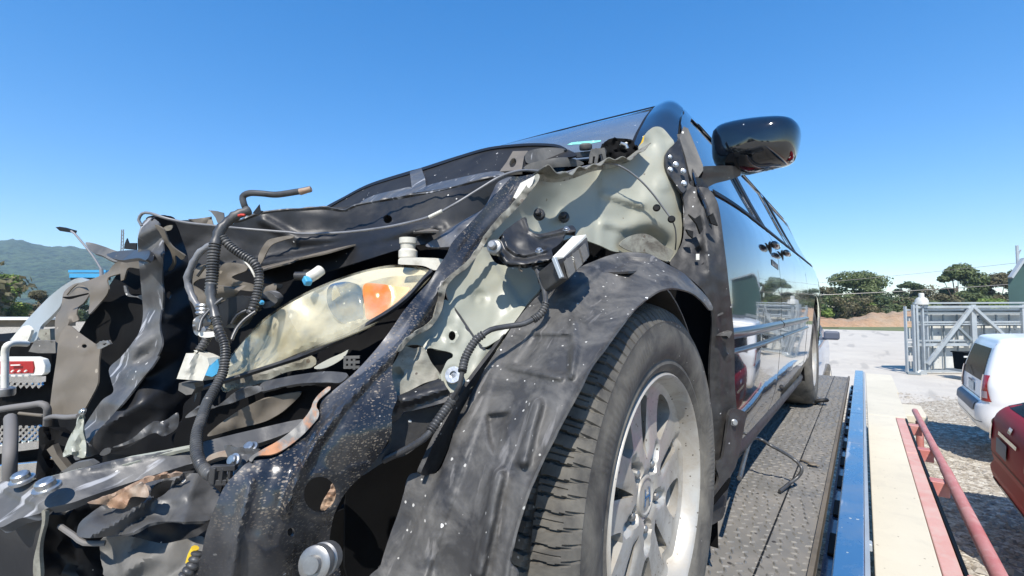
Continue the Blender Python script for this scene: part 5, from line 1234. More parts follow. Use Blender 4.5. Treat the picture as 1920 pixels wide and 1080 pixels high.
sheet('lower_air_guide', T('o', 400, 640, 560, 540, 700, 490, 890, 460, 800, 560, 720, 615, 640, 650, 480, 690, 300, 735), M_brown, van, [(450, 790, .72), (540, 745, .70)], thick=.003, step=8, relief=[crump(30, .008, 2)])
# small plastic grid by the headlight corner
for k in range(3): bar('grid_bar', P(*T('d', 262 + k * 26, 690 + k * 4)[0], .69), P(*T('d', 262 + k * 26, 750 + k * 4)[0], .69), .004, .004, M_plast_g, van)
for k in range(3): bar('grid_bar', P(*T('d', 255, 690 + k * 28)[0], .69), P(*T('d', 345, 688 + k * 28)[0], .69), .004, .004, M_plast_g, van)

# --- core support: cross member, post, far panels
sheet('upper_cross_member', T('n', 120, 262, 160, 232, 290, 236, 330, 262, 410, 262, 520, 270, 600, 300, 700, 290, 800, 235, 900, 205, 1000, 198, 1100, 196) + T('c', -100, 696, 0, 700, 150, 690, 280, 680, 360, 662, 600, 620, 700, 600, 860, 570, 1000, 530, 1090, 515, 1215, 512, 1210, 590, 1130, 690, 1040, 760, 950, 830, 870, 905, 700, 895, 560, 925, 350, 990, 160, 1045, 0, 1068) + T('n', 1080, 668, 940, 690, 860, 640, 780, 590, 640, 600, 560, 640, 470, 620, 400, 560, 300, 420, 200, 330), M_core, van,
      [(275, 410, .93), (400, 415, .96), (560, 395, 1.0), (700, 385, .98), (860, 345, .90), (960, 332, .845), (925, 420, .84), (850, 455, .85), (700, 460, .92), (560, 510, .95), (400, 510, .97), (620, 430, 1.0)], thick=.003, step=5.5, split=75,
      holes=[ell(*T('c', 500, 752)[0], 8.5, 8)], relief=[facet(75, .009, 5), crump(110, .004, 5), rib(T('n', 640, 600, 780, 575, 860, 640), 13, .010, .1), rib(T('c', -200, 760, 0, 870, 200, 860, 480, 810, 800, 800), 14, .010, .1), rib(T('c', -220, 1000, 0, 965, 250, 915, 500, 850, 750, 800), 11, .014, .3), fold(T('c', 0, 990, 800, 830), 4, -.012), fold(T('n', 120, 262, 1090, 196), 5, 0)])
sheet('member_top_fold', T('n', 640, 290, 760, 262, 860, 222, 960, 202, 1080, 190) + T('c', 0, 694, 150, 684, 250, 700, 330, 672, 600, 620, 760, 600, 960, 545, 1090, 516, 1110, 524, 1000, 548, 860, 582, 620, 632, 350, 676, 260, 712, 140, 700, 0, 708) + T('n', 1080, 202, 960, 214, 860, 238, 760, 276), M_core_l, van, [(420, 415, .93), (560, 390, .965), (760, 365, .94), (920, 335, .85)], thick=.003, step=5, relief=[crease(20, .008, 4)])
sheet('member_lip_highlight', T('n', 850, 590, 960, 545, 1100, 505, 1296, 470) + T('c', 160, 905, 350, 860, 560, 815, 700, 800, 790, 818, 700, 822, 560, 835, 350, 885, 160, 940, 0, 975) + T('n', 1100, 545, 960, 580, 860, 612), M_brown, van, [(480, 505, .945), (620, 470, .95), (810, 430, .82)], thick=.003, step=5, relief=[crump(50, .004, 3)])  # brown strip paints the highlight along the member's lower edge
sheet('torn_tab', T('n', 540, 194, 600, 200, 645, 212, 650, 250, 625, 285, 605, 282, 590, 245, 565, 212), M_core_l, van, .9, thick=.002, step=5, smooth=False)
sheet('torn_tab', T('n', 840, 215, 860, 190, 886, 155, 893, 195, 912, 200, 880, 225), M_core, van, .93, thick=.002, step=5, smooth=False)
sheet('torn_tab', T('n', 405, 258, 480, 250, 562, 238, 575, 290, 500, 296), M_brown, van, .93, thick=.002, step=6, smooth=False, relief=[crump(12, .01, 2)])
sheet('torn_tab', T('n', 235, 318, 262, 300, 300, 296, 292, 325, 262, 334), M_prim_d, van, .88, thick=.002, step=6)
sheet('member_tongue', T('n', 885, 560, 880, 500, 935, 405, 1000, 380, 1100, 365, 1118, 378, 1040, 400, 970, 430, 930, 490, 905, 545), M_brown, van, [(490, 490, .93), (540, 445, .935)], thick=.003, step=5, relief=[crump(30, .004, 3)])
sheet('apron_gusset', T('c', 1195, 515, 1210, 560, 1180, 610, 1120, 690, 1040, 790, 930, 870, 870, 905, 715, 905, 790, 850, 860, 800, 960, 740, 1040, 690, 1090, 600, 1120, 545), M_rail2, van, [(955, 335, .835), (920, 400, .81), (850, 455, .79), (810, 460, .82)], thick=.003, step=7, relief=[rib(T('c', 1130, 560, 1060, 700, 900, 800), 8, .01), crump(40, .006, 2)])
sheet('twisted_strap', T('n', 180, 292, 240, 325, 260, 370, 290, 430, 345, 475, 385, 505, 362, 530, 320, 500, 318, 560, 290, 600, 268, 600, 300, 540, 285, 470, 245, 410, 215, 350), M_brown, van, [(290, 430, .86), (345, 482, .87), (318, 505, .88)], thick=.003, step=5, relief=[crump(30, .004, 3)])
# vertical post: lit flange and shaded web, painted in two tones
sheet('post_flange', T('z', 258, 455, 262, 430, 270, 414, 283, 408, 296, 416, 303, 440, 306, 480, 304, 520, 306, 560, 301, 610, 306, 645, 290, 680, 262, 716, 235, 750, 205, 785, 178, 815, 160, 845, 148, 862, 138, 858, 146, 825, 160, 796, 190, 752, 212, 735, 208, 712, 205, 690, 228, 668, 250, 640, 262, 620, 268, 590, 266, 555, 262, 510), M_core_l, van,
      [(262, 440, .86), (283, 410, .87), (300, 480, .845), (262, 560, .87), (304, 560, .84), (262, 650, .84), (295, 670, .81), (200, 760, .80), (240, 745, .78), (148, 850, .77)], thick=.003, step=6, split=50, relief=[facet(38, .011, 6), crump(60, .004, 9), rib(Z(305, 640, 262, 716, 205, 785, 160, 845), 4, .006)])
sheet('post_web', T('z', 285, 412, 312, 404, 330, 420, 342, 450, 352, 480, 356, 520, 353, 555, 362, 590, 372, 640, 372, 690, 365, 735, 345, 758, 338, 790, 300, 800, 262, 826, 224, 846, 184, 852, 154, 855, 180, 812, 206, 784, 236, 749, 264, 715, 291, 680, 307, 645, 302, 610, 307, 560, 305, 520, 307, 480, 303, 440), M_core, van,
      [(300, 430, .87), (345, 460, .93), (306, 560, .845), (360, 600, .92), (307, 645, .825), (370, 700, .88), (240, 750, .785), (335, 790, .82), (170, 852, .765), (224, 846, .775)], thick=.003, step=7, split=50, holes=[ell(*T('n', 277, 768)[0], 4.5, 7)], relief=[facet(55, .012, 3), crump(60, .003, 1)])
sheet('post_lower_flange', T('b', 600, 395, 700, 350, 800, 268, 880, 250, 948, 210, 944, 290, 870, 335, 820, 318, 700, 372), M_core_l, van, [(220, 835, .755), (330, 780, .79)], thick=.003, step=5, relief=[crump(20, .006, 3)])
sheet('post_foot', T('m', 440, 740, 475, 680, 515, 585, 530, 640, 525, 700, 545, 790, 535, 870, 480, 862, 440, 850, 398, 866, 415, 800), M_prim, van, [(130, 850, .74), (155, 780, .765)], thick=.003, step=6, relief=[crump(16, .012, 3)])
bolt('m', 525, 580, .76, .004, (.3, -1, .3)); sheet('torn_tab', T('m', 535, 760, 560, 785, 578, 800, 548, 800), M_core_l, van, .755, thick=.002, step=4, smooth=False)
sheet('torn_tab', T('m', 630, 850, 660, 815, 695, 812, 700, 835, 660, 858), M_core_l, van, .75, thick=.002, step=4)
# brown inner panels on the far side
sheet('inner_panel', T('m', 375, 110, 432, 35, 500, 80, 600, 150, 632, 180, 625, 260, 622, 360, 612, 420, 560, 520, 520, 590, 490, 610, 340, 605, 318, 560, 330, 430, 355, 260), M_brown, van, [(125, 640, 1.15), (185, 650, 1.10), (110, 770, 1.10), (150, 780, 1.06)], thick=.003, step=7, holes=[ell(*T('m', 533, 165)[0], 5, 3.6)], relief=[ring(*T('m', 533, 165)[0], 11, 4, .01), facet(45, .008, 3)])
sheet('inner_panel', T('l', 530, 690, 560, 640, 640, 590, 730, 590, 745, 640, 755, 680, 700, 760, 660, 790, 645, 850, 665, 900, 590, 940, 545, 1080, 470, 1080, 465, 900, 480, 850, 515, 800), M_brown, van, [(118, 560, 1.3), (160, 540, 1.28), (110, 630, 1.2), (145, 600, 1.2)], thick=.003, step=7, relief=[facet(26, .014, 4), rib(T('l', 590, 740, 560, 1000), 5, .012)])
sheet('inner_panel_slot', T('l', 525, 705, 600, 700, 740, 672, 745, 682, 660, 705, 580, 725), M_hole, van, 1.21, thick=.002, step=6)
sheet('inner_panel', T('l', 560, 690, 620, 610, 760, 560, 900, 500, 960, 430, 1040, 390, 1060, 440, 1030, 500, 910, 545, 915, 640, 890, 700, 820, 780, 750, 850, 755, 760, 745, 640, 650, 600), M_brown, van, [(140, 540, 1.26), (190, 520, 1.2), (225, 490, 1.15), (170, 585, 1.18)], thick=.003, step=7, relief=[facet(28, .014, 7), fold(T('l', 910, 545, 750, 850), 4, .01)])
sheet('inner_panel', T('l', 1030, 400, 1150, 390, 1185, 420, 1180, 465, 1080, 462, 1045, 560, 1020, 570), M_brown, van, [(232, 490, 1.1), (258, 490, 1.05)], thick=.003, step=6, relief=[crump(20, .01, 2)])
sheet('inner_hook', T('l', 1045, 610, 1060, 610, 1085, 680, 1140, 700, 1200, 690, 1215, 740, 1160, 710, 1080, 700, 1050, 660), M_core_l, van, 1.08, thick=.004, step=4)
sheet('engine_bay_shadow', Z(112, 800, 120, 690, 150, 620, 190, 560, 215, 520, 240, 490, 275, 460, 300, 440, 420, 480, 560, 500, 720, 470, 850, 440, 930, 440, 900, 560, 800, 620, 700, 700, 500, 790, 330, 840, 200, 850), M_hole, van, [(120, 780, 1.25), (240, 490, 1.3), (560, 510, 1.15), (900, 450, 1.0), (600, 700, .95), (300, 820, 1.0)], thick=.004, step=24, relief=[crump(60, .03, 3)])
sheet('fender_flap', T('l', 720, 250, 780, 250, 880, 280, 985, 318, 1060, 330, 1040, 380, 1000, 402, 960, 405, 860, 355, 780, 330), M_plast_g, van, [(165, 458, 1.3), (235, 475, 1.2), (215, 488, 1.2)], thick=.006, step=5, relief=[fold(T('l', 740, 270, 960, 400), 3, -.01)])
sheet('fender_flap', T('l', 900, 350, 960, 325, 1060, 312, 1160, 308, 1260, 308, 1262, 352, 1230, 395, 1180, 378, 1100, 385, 1030, 395, 950, 380), M_plast, van, [(210, 478, 1.0), (275, 475, .84), (255, 485, .86)], thick=.008, step=5, relief=[rib(T('l', 940, 340, 1100, 320, 1260, 318), 3, .005)])
sheet('torn_tab', T('l', 1045, 300, 1050, 260, 1070, 210, 1085, 250, 1150, 250, 1150, 310), M_core, van, 1.05, thick=.003, step=5, smooth=False)
# far fender arch of pale grey
sheet('far_fender', T('l', 90, 1080, 110, 1040, 190, 940, 300, 820, 420, 700, 520, 620, 600, 570, 660, 545, 740, 570, 620, 610, 540, 680, 510, 780, 420, 880, 340, 960, 290, 1080), M_galv, van, [(40, 620, 1.75), (90, 560, 1.7), (150, 530, 1.5), (90, 610, 1.65)], thick=.01, step=8, relief=[fold(T('l', 120, 1060, 560, 640), 5, .02), rib(T('l', 210, 1000, 520, 720), 4, .012)])
sheet('far_fender_tip', T('l', 95, 1060, 190, 955, 240, 955, 265, 985, 240, 1060, 200, 1120, 100, 1100), M_white, van, 1.66, thick=.01, step=8)
sheet('far_duct', T('m', 220, 130, 350, 135, 352, 210, 240, 210, 180, 200), M_plast_g, van, 1.5, thick=.03, step=8, smooth=False); sheet('far_duct', T('m', 250, 60, 315, 55, 320, 130, 260, 132, 240, 100), M_prim_d, van, 1.52, thick=.02, step=8, smooth=False)
tube('pale_pipe', T3('m', 30, 450, 1.3, 32, 300, 1.3, 32, 200, 1.3, 48, 160, 1.3, 90, 148, 1.32, 170, 150, 1.36), 0.00864, M_white, van, seg=12)
lathe('pipe_collar', [(.02, 0), (.022, .004), (.022, .02), (.018, .024)], P(*T('m', 30, 480)[0], 1.3), (0, 0, 1), M_steel, van, 16)
tube('bent_pipe', T3('m', -20, 570, 1.05, 60, 556, 1.05, 180, 540, 1.05, 260, 530, 1.05, 298, 555, 1.05, 300, 620, 1.06, 296, 690, 1.08), 0.00736, M_pole, van, seg=10)
tube('bent_pipe', T3('m', 290, 625, .98, 340, 610, .95, 420, 615, .9, 500, 608, .86), 0.00480, M_pole, van, seg=9)
tube('bent_pipe', T3('m', 120, 590, 1.1, 220, 600, 1.1, 290, 606, 1.08), 0.00384, M_brown, van, seg=8)
tube('bent_pipe', T3('m', 60, 1020, .9, 64, 850, .9, 70, 700, .95, 66, 620, 1.0), 0.01088, M_pole, van, seg=10)
sheet('diagonal_stay', T('m', 295, 820, 335, 790, 360, 850, 430, 940, 400, 968, 350, 905), M_brown, van, .8, thick=.01, step=7, smooth=False)
sheet('diagonal_stay', T('m', 380, 965, 470, 905, 560, 890, 600, 915, 440, 960), M_core_l, van, .62, thick=.008, step=7, smooth=False)
sheet('lower_black_duct', T('m', 250, 680, 340, 690, 440, 730, 420, 800, 340, 780, 300, 830, 330, 960, 230, 1010, 245, 800), M_hole, van, 1.0, thick=.02, step=10, relief=[crump(20, .02, 2)])
sheet('clip', T('m', 610, 150, 680, 128, 698, 152, 640, 182, 612, 180), M_steel, van, 1.04, thick=.006, step=4, holes=[T('m', 650, 152, 675, 146, 662, 160)], smooth=False)

# --- cowl
cow_t = T('c', 145, 690, 250, 628, 400, 552, 620, 482, 680, 466, 900, 395, 1060, 350, 1200, 332, 1330, 325, 1450, 332, 1510, 358)
cow_b = T('c', 1560, 395, 1400, 420, 1280, 470, 1160, 480, 1110, 530, 960, 545, 860, 570, 700, 600, 600, 622, 350, 665, 240, 698)
cd = [(608, 390, 2.0), (700, 345, 1.80), (780, 320, 1.65), (880, 290, 1.5), (960, 272, 1.35), (1060, 278, 1.17), (900, 335, 1.12), (740, 365, 1.4), (1000, 310, 1.12)]
sheet('cowl_panel', cow_t + cow_b, M_cowl, van, cd, thick=.004, step=7, relief=[crump(60, .006, 3)])
sheet('cowl_seal', cow_t + T('c', 1500, 366, 1440, 344, 1330, 338, 1200, 344, 1060, 363, 900, 410, 690, 478, 400, 566, 250, 640, 155, 694), M_trim, van, [(a, b, c - .02) for a, b, c in cd], thick=.008, step=5)
for q in (T('c', 625, 485, 690, 465, 710, 520, 720, 595, 640, 605, 632, 540), T('c', 1205, 370, 1290, 368, 1268, 400, 1255, 475, 1130, 485, 1170, 430)):
    cx_ = sum(p[0] for p in q) / len(q)
    sheet('cowl_rib', q, M_core_l if cx_ < 850 else M_brown, van, [(a, b, c - .045) for a, b, c in cd], thick=.01, step=6, smooth=False, holes=[] if cx_ < 850 else [ell(*T('c', 1205, 435)[0], 6, 9, rot=.4)])
sheet('cowl_shelf', T('c', 355, 663, 420, 620, 560, 585, 632, 572, 640, 606, 600, 620), M_core_l, van, [(a, b, c - .03) for a, b, c in cd], thick=.01, step=6)
sheet('cowl_shelf', T('c', 720, 565, 900, 520, 1060, 488, 1130, 484, 1160, 500, 1060, 515, 960, 545, 860, 572, 725, 596), M_core_l, van, [(a, b, c - .05) for a, b, c in cd], thick=.01, step=6, relief=[crump(20, .006, 2)])
sheet('wiper_cowl_cover', T('c', 1270, 470, 1300, 440, 1420, 412, 1500, 405, 1570, 420, 1605, 440, 1560, 455, 1440, 462, 1350, 485), M_plast_g, van, [(1000, 310, 1.05), (1080, 300, 1.08)], thick=.012, step=5, relief=[boss(*T('c', 1480, 430)[0], 22, .01, .2, .6)])
sheet('cowl_side_box', T('c', 1285, 375, 1400, 350, 1510, 362, 1530, 400, 1420, 410, 1290, 440), M_core_l, van, [(990, 290, 1.14), (1060, 285, 1.14)], thick=.01, step=6)
sheet('cowl_bracket', T('c', 1635, 395, 1645, 358, 1720, 350, 1735, 430, 1718, 432, 1706, 385, 1688, 390, 1680, 440, 1662, 440, 1668, 400, 1655, 400, 1652, 440, 1636, 440), M_plast_g, van, 1.12, thick=.006, step=4, smooth=False)
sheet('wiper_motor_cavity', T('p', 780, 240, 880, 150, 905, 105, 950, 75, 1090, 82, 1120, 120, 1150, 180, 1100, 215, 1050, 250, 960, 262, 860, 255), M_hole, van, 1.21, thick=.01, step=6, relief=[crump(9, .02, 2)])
tube('wiper_pivot', T3('p', 1015, 112, 1.17, 1055, 125, 1.17, 1065, 150, 1.17), .005, M_zinc, van, seg=8)
sheet('cavity_clip', T('p', 1010, 120, 1060, 100, 1070, 108, 1020, 128), M_white, van, 1.17, thick=.003, step=4, smooth=False)
sheet('cowl_ledge', T('p', 660, 180, 800, 165, 905, 145, 915, 165, 905, 240, 880, 250, 870, 170, 820, 200, 700, 212), M_plast, van, 1.15, thick=.008, step=5, smooth=False)
lathe('rubber_cap', [(.014, 0), (.016, .003), (.016, .012), (.012, .016), (.001, .016)], P(*T('p', 765, 160)[0], 1.15), (.1, -.2, 1), M_plast_g, van, 16)
sheet('windscreen_cyan_strip', T('p', 628, 122, 660, 105, 760, 95, 876, 88, 872, 98, 800, 112), mat('pale_cyan', (.25, .72, .62), .4, var=None), van, 1.205, thick=.002, step=5, smooth=False)  # thin pale cyan strip low on the windscreen
sheet('yellow_tag', T('p', 1168, 100, 1185, 55, 1210, 52, 1200, 75, 1196, 115, 1178, 130, 1145, 142, 1150, 128), M_yellow, van, 1.22, thick=.004, step=3)
bolt('p', 1225, 55, 1.25, .006, (.3, -1, .5), mt_=M_white); bolt('p', 1215, 100, 1.25, .006, (.3, -1, .3), mt_=M_white)

# --- hinge area behind the strut tower, splash shield with fins
sheet('hinge_panel', T('p', 1345, 190, 1400, 120, 1440, 90, 1470, 200, 1500, 330, 1520, 420, 1540, 470, 1500, 440, 1470, 470, 1440, 440, 1390, 370, 1350, 300), M_plast, van, [(1255, 300, 1.175), (1295, 350, 1.165), (1265, 270, 1.20)], thick=.006, step=6, relief=[crump(18, .008, 2)])
for x, y, r in ((1375, 210, .0035), (1415, 265, .005), (1376, 302, .0045), (1470, 312, .0045), (1475, 402, .005)): bolt('p', x, y, 1.16, r, (.5, -1, .1), mt_=M_zinc)
sheet('splash_shield', Z(1284, 338, 1300, 350, 1325, 352, 1342, 372, 1350, 400, 1357, 453, 1363, 500, 1368, 547, 1373, 590, 1377, 640, 1378, 720, 1382, 770, 1385, 810, 1366, 832, 1356, 860, 1338, 864, 1335, 800, 1331, 700, 1334, 640, 1334, 590, 1325, 555, 1303, 530, 1276, 508, 1256, 494, 1268, 474, 1280, 450, 1284, 400, 1280, 360), M_liner_dk, van,
      [(1290, 345, 1.17), (1350, 400, 1.13), (1374, 600, 1.13), (1383, 780, 1.17), (1303, 530, 1.04), (1262, 490, 1.10), (1335, 800, 1.12), (1335, 600, 1.08)], thick=.005, step=6, split=50,
      relief=[rib(Z(1318, 390, 1332, 520, 1345, 640, 1352, 800), 5, .008), rib(Z(1345, 400, 1360, 560, 1368, 760), 4, .006), crump(22, .006, 4), boss(1310, 470, 7, -.02)])
for q in ((640, 392, 725, 350, 730, 358, 650, 402), (662, 452, 738, 421, 742, 430, 668, 463), (708, 507, 755, 489, 758, 497, 712, 517), (712, 577, 768, 557, 770, 565, 716, 590), (735, 688, 815, 662, 820, 670, 800, 706, 790, 690)):
    sheet('fin', T('g', *q), M_liner, van, 1.085, thick=.02, step=5, smooth=False)
sheet('pale_clip', T('g', 616, 228, 634, 228, 634, 262, 616, 262), M_white, van, 1.06, thick=.003, step=5, smooth=False)
for q in ((560, 90, 600, 100, 598, 140, 575, 120), (600, 290, 632, 300, 660, 275, 650, 310, 625, 322), (740, 70, 712, 0, 690, 20, 700, 55), (575, 5, 610, 30, 640, 10, 655, 90, 640, 115, 620, 60)):
    sheet('shield_clip', T('g', *q), M_trim, van, 1.07, thick=.008, step=4, smooth=False)
sheet('sill_bracket', T('h', 770, 195, 852, 212, 845, 262, 800, 480, 765, 560, 735, 745, 700, 790, 640, 806, 638, 690, 690, 610, 705, 560, 690, 500, 700, 465, 725, 450, 745, 330), M_liner_dk, van, [(1375, 772, 1.13), (1398, 780, 1.16), (1380, 880, 1.12), (1330, 970, 1.06)], thick=.006, step=6,
      holes=[], relief=[fold(T('h', 835, 240, 780, 520), 2, -.006), crump(20, .004, 2), poly_r(T('h', 765, 228, 825, 240, 812, 290, 760, 278), 3, .006), boss(*T('h', 718, 480)[0], 7, .006)])
bolt('h', 785, 262, 1.12, .006, (.6, -1, .1), mt_=M_steel)
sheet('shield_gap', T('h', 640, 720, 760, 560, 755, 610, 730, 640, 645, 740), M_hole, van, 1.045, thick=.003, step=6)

# --- bracket with sensor box over the liner
sheet('sensor_bracket', T('p', 165, 765, 200, 725, 320, 645, 345, 690, 365, 745, 430, 765, 560, 735, 650, 705, 680, 712, 690, 745, 620, 770, 600, 810, 560, 850, 520, 880, 525, 930, 470, 965, 400, 975, 300, 985, 205, 985, 160, 940, 140, 880), M_plast, van,
      [(942, 438, .745), (985, 408, .80), (1070, 425, .80), (950, 490, .715), (1035, 480, .73), (1000, 455, .76)], thick=.012, step=3.6, split=80,
      relief=[rib(T('p', 320, 660, 350, 740, 430, 785, 600, 745, 690, 740), 6, .010, .2), rib(T('p', 165, 765, 200, 860, 260, 905, 330, 915, 480, 880), 6, .010, .2), boss(*T('p', 340, 810)[0], 26, .012, .0, .8), rib(T('p', 150, 900, 200, 965, 330, 975, 520, 940), 6, .007, .2)])
for x, y, d, r in ((100, 858, .70, .0068), (425, 620, .84, .0062), (605, 640, .955, .0066)):
    lathe('bracket_bolt', [(r * 1.7, -.008), (r * 1.7, 0), (r * 1.25, .002), (r, .002), (r, .010), (r * .7, .012), (.001, .012)], P(*T('p', x, y)[0], d), (.35, -1, .25), M_plast if x != 100 else M_steel, van, 6 if x == 100 else 18)
bolt('p', 625, 738, .765, .0045, (.3, -.6, 1), mt_=M_zinc); bolt('p', 428, 893, .700, .0045, (.3, -.6, 1), mt_=M_zinc)
def PP(c, *a): return T3(c, *a)
sbx = PP('p', 523, 935, .665, 600, 935, .66, 765, 772, .715, 668, 785, .73)
fr_ = PP('p', 540, 940, .664, 603, 935, .659, 780, 782, .714, 797, 925, .70, 655, 1085, .648, 590, 1090, .652)
prism('sensor_box', fr_, .05, M_plast, van, bevel=.003)
prism('sensor_label', [p - FWD * .003 for p in sbx], .004, M_white, van)
for q in ((615, 960, 662, 925, 690, 1035, 648, 1078), (672, 915, 712, 878, 742, 985, 702, 1025), (722, 868, 762, 832, 788, 925, 752, 970)):
    sheet('sensor_pocket', T('p', *q), M_plast_g, van, [(1065, 490, .652), (1100, 470, .688)], thick=.003, step=5, smooth=False)
for k in range(3): bar('label_mark', P(*T('p', 664 + k * 2, 930 + k * 16)[0], .664), P(*T('p', 678 + k * 2, 940 + k * 16)[0], .664), .0016, .001, M_white, van)
bar('box_edge', P(*T('p', 535, 940)[0], .655), P(*T('p', 592, 1085)[0], .645), .006, .006, M_galv, van, bevel=.001)
sheet('box_mount', T('d', 1310, 180, 1440, 195, 1450, 230, 1390, 285, 1350, 270, 1340, 215), M_plast, van, .73, thick=.01, step=6)
tube('hanging_clip', T3('d', 1245, 165, .72, 1243, 195, .72, 1258, 207, .72), .0022, M_brown, van, seg=7)

# ------------------------------------------------------------------ wires and hoses
def loom(nm, r, m, *pts, corr=0, **k): return tube(nm, T3(*pts), r, m, van, seg=k.pop('seg', 12), corr=corr, **k)
tube('bonnet_cable', T3('n', 92, 300, .80, 72, 262, .80, 95, 218, .80, 150, 215, .80, 260, 250, .80, 400, 280, .81, 600, 302, .83, 800, 322, .85, 1090, 345, .86) + T3('c', 20, 835, .86, 250, 828, .85, 480, 800, .83, 650, 765, .81, 740, 738, .80), 0.00243, M_cableg, van, seg=10)
tube('cable_ferrule', T3('c', 735, 742, .797, 808, 706, .79), 0.00333, M_ivory, van, seg=12)
tube('bonnet_cable', T3('c', 800, 712, .79, 900, 655, .79, 1020, 580, .80, 1130, 515, .81, 1230, 482, .83, 1330, 480, .87, 1480, 495, .92, 1600, 460, .98, 1720, 438, 1.05) + T3('p', 870, 258, 1.06, 960, 260, 1.06, 1040, 290, 1.06, 1150, 370, 1.07, 1240, 465, 1.08, 1320, 570, 1.09, 1385, 660, 1.09), 0.00218, M_cableg, van, seg=10)
tube('thin_wire', T3('p', 1385, 662, 1.09, 1410, 720, 1.10, 1418, 800, 1.10, 1412, 880, 1.12), 0.00166, M_cable, van, seg=8)
lathe('wire_clip', [(.001, 0), (.007, 0), (.009, .004), (.006, .008), (.001, .008)], P(*T('p', 1385, 662)[0], 1.085), (.3, -1, 0), M_trim, van, 10)
lathe('wire_clip', [(.001, 0), (.007, 0), (.009, .004), (.006, .008), (.001, .008)], P(*T('p', 1278, 580)[0], 1.10), (.3, -1, 0), M_trim, van, 10)
tube('battery_cable', T3('n', 1232, 52, .80, 1190, 62, .80, 1130, 72, .80, 1000, 90, .80, 900, 82, .80, 820, 80, .80, 775, 105, .80, 785, 160, .80, 800, 200, .81, 770, 225, .81), 0.00544, M_cable, van, seg=14, step=.005)
tube('cable_copper_end', T3('n', 1160, 72, .797, 1200, 62, .797, 1236, 50, .797), 0.00499, M_rust, van, seg=10, rfun=lambda t: 1.15 - .25 * t)
tube('taped_bundle', T3('n', 820, 195, .80, 760, 215, .79, 700, 250, .785, 655, 290, .78, 622, 330, .775, 600, 380, .77, 588, 430, .765), 0.00800, M_loom, van, seg=14, step=.006, rfun=lambda t: 1 + .18 * math.sin(t * 31) * math.sin(t * 13))
tube('red_wire', T3('n', 745, 232, .775, 765, 226, .775, 790, 228, .775), 0.00224, M_red, van, seg=8)
tube('wiring_loom', T3('n', 590, 420, .765, 578, 500, .76, 572, 600, .755, 565, 680, .75, 558, 740, .75), 0.00800, M_loom, van, seg=14, corr=0.00484)
tube('wiring_loom', T3('n', 635, 375, .775, 680, 430, .775, 760, 490, .775, 840, 540, .775, 880, 600, .775, 885, 680, .77, 872, 760, .765, 850, 840, .76, 830, 890, .76), 0.00640, M_loom, van, seg=14, corr=0.00484)
tube('wiring_loom', T3('n', 560, 430, .775, 490, 475, .775, 440, 550, .775, 400, 650, .775, 410, 710, .775, 440, 790, .77, 480, 850, .765), 0.00544, M_cableg, van, seg=12, rfun=lambda t: 1 + .15 * math.sin(t * 40))
tube('taped_bundle', T3('n', 560, 700, .745, 560, 780, .74, 575, 850, .735, 590, 920, .73), 0.00768, M_cable, van, seg=12, rfun=lambda t: 1 + .15 * math.sin(t * 26))
tube('wiring_loom', T3('n', 588, 910, .73, 612, 990, .72, 625, 1060, .71) + T3('o', 370, 60, .70, 408, 150, .69, 412, 240, .68, 395, 340, .67, 345, 440, .65, 300, 520, .63, 265, 620, .60, 235, 720, .575, 232, 830, .55, 258, 910, .53, 300, 965, .515, 340, 985, .50), 0.00589, M_loom, van, seg=14, corr=0.00429)
tube('thin_wire', T3('n', 640, 790, .74, 600, 820, .735, 560, 860, .73, 500, 930, .72, 480, 1010, .71), 0.00256, M_cable, van, seg=8)
tube('thin_wire', T3('n', 860, 880, .75, 790, 930, .74, 730, 1000, .73, 700, 1070, .72), 0.00288, M_cable, van, seg=8)
tube('thin_wire', T3('n', 700, 960, .74, 740, 900, .74, 800, 870, .745), 0.00224, M_cable, van, seg=8)
tube('thin_wire', T3('n', 470, 640, .79, 500, 600, .79, 520, 570, .79), 0.00256, M_brown, van, seg=8)
tube('thin_wire', T3('n', 780, 530, .775, 830, 590, .77, 860, 650, .77), 0.00192, M_ivory, van, seg=8)
tube('thin_wire', T3('o', 300, 965, .51, 325, 975, .505, 350, 975, .5), 0.00160, M_red, van, seg=8)
tube('wiring_loom', T3('o', 320, 60, .73, 290, 130, .72, 250, 190, .71), 0.00544, M_loom, van, seg=12, corr=0.00429)
sheet('white_connector', T('o', 165, 210, 215, 212, 250, 215, 300, 240, 312, 285, 270, 385, 200, 380, 105, 372, 120, 330), M_ivory, van, [(345, 680, .70), (385, 690, .69)], thick=.022, step=5, smooth=False, relief=[poly_r(T('o', 180, 225, 215, 225, 190, 335, 150, 330), 2, .005), fold(T('o', 235, 225, 195, 380), 2, -.006)])
sheet('white_connector', T('o', 245, 80, 345, 78, 352, 100, 300, 112, 252, 105), M_white, van, .715, thick=.02, step=5)
sheet('blue_connector', T('o', 285, 350, 310, 295, 365, 245, 375, 290, 360, 340, 330, 360), M_blue, van, .695, thick=.02, step=5, smooth=False)
sheet('grey_connector', T('o', 120, 400, 215, 400, 225, 430, 200, 470, 165, 475, 115, 445), M_plast_g, van, .71, thick=.02, step=5, smooth=False)
sheet('black_module', T('n', 600, 830, 660, 790, 760, 770, 830, 790, 815, 850, 740, 880, 690, 960, 640, 990, 600, 900), M_core, van, [(420, 570, .80), (450, 580, .79)], thick=.04, step=6, smooth=False)
sheet('latch_part', T('n', 585, 700, 680, 715, 750, 740, 720, 780, 600, 825, 585, 790), M_brown, van, .80, thick=.02, step=6, smooth=False, relief=[fold(T('n', 590, 770, 730, 760), 3, .01)])
sheet('latch_part', T('n', 600, 700, 640, 560, 780, 560, 800, 600, 700, 650, 850, 700, 850, 740, 740, 730), M_brown, van, .90, thick=.004, step=6, relief=[crump(24, .005, 2)])
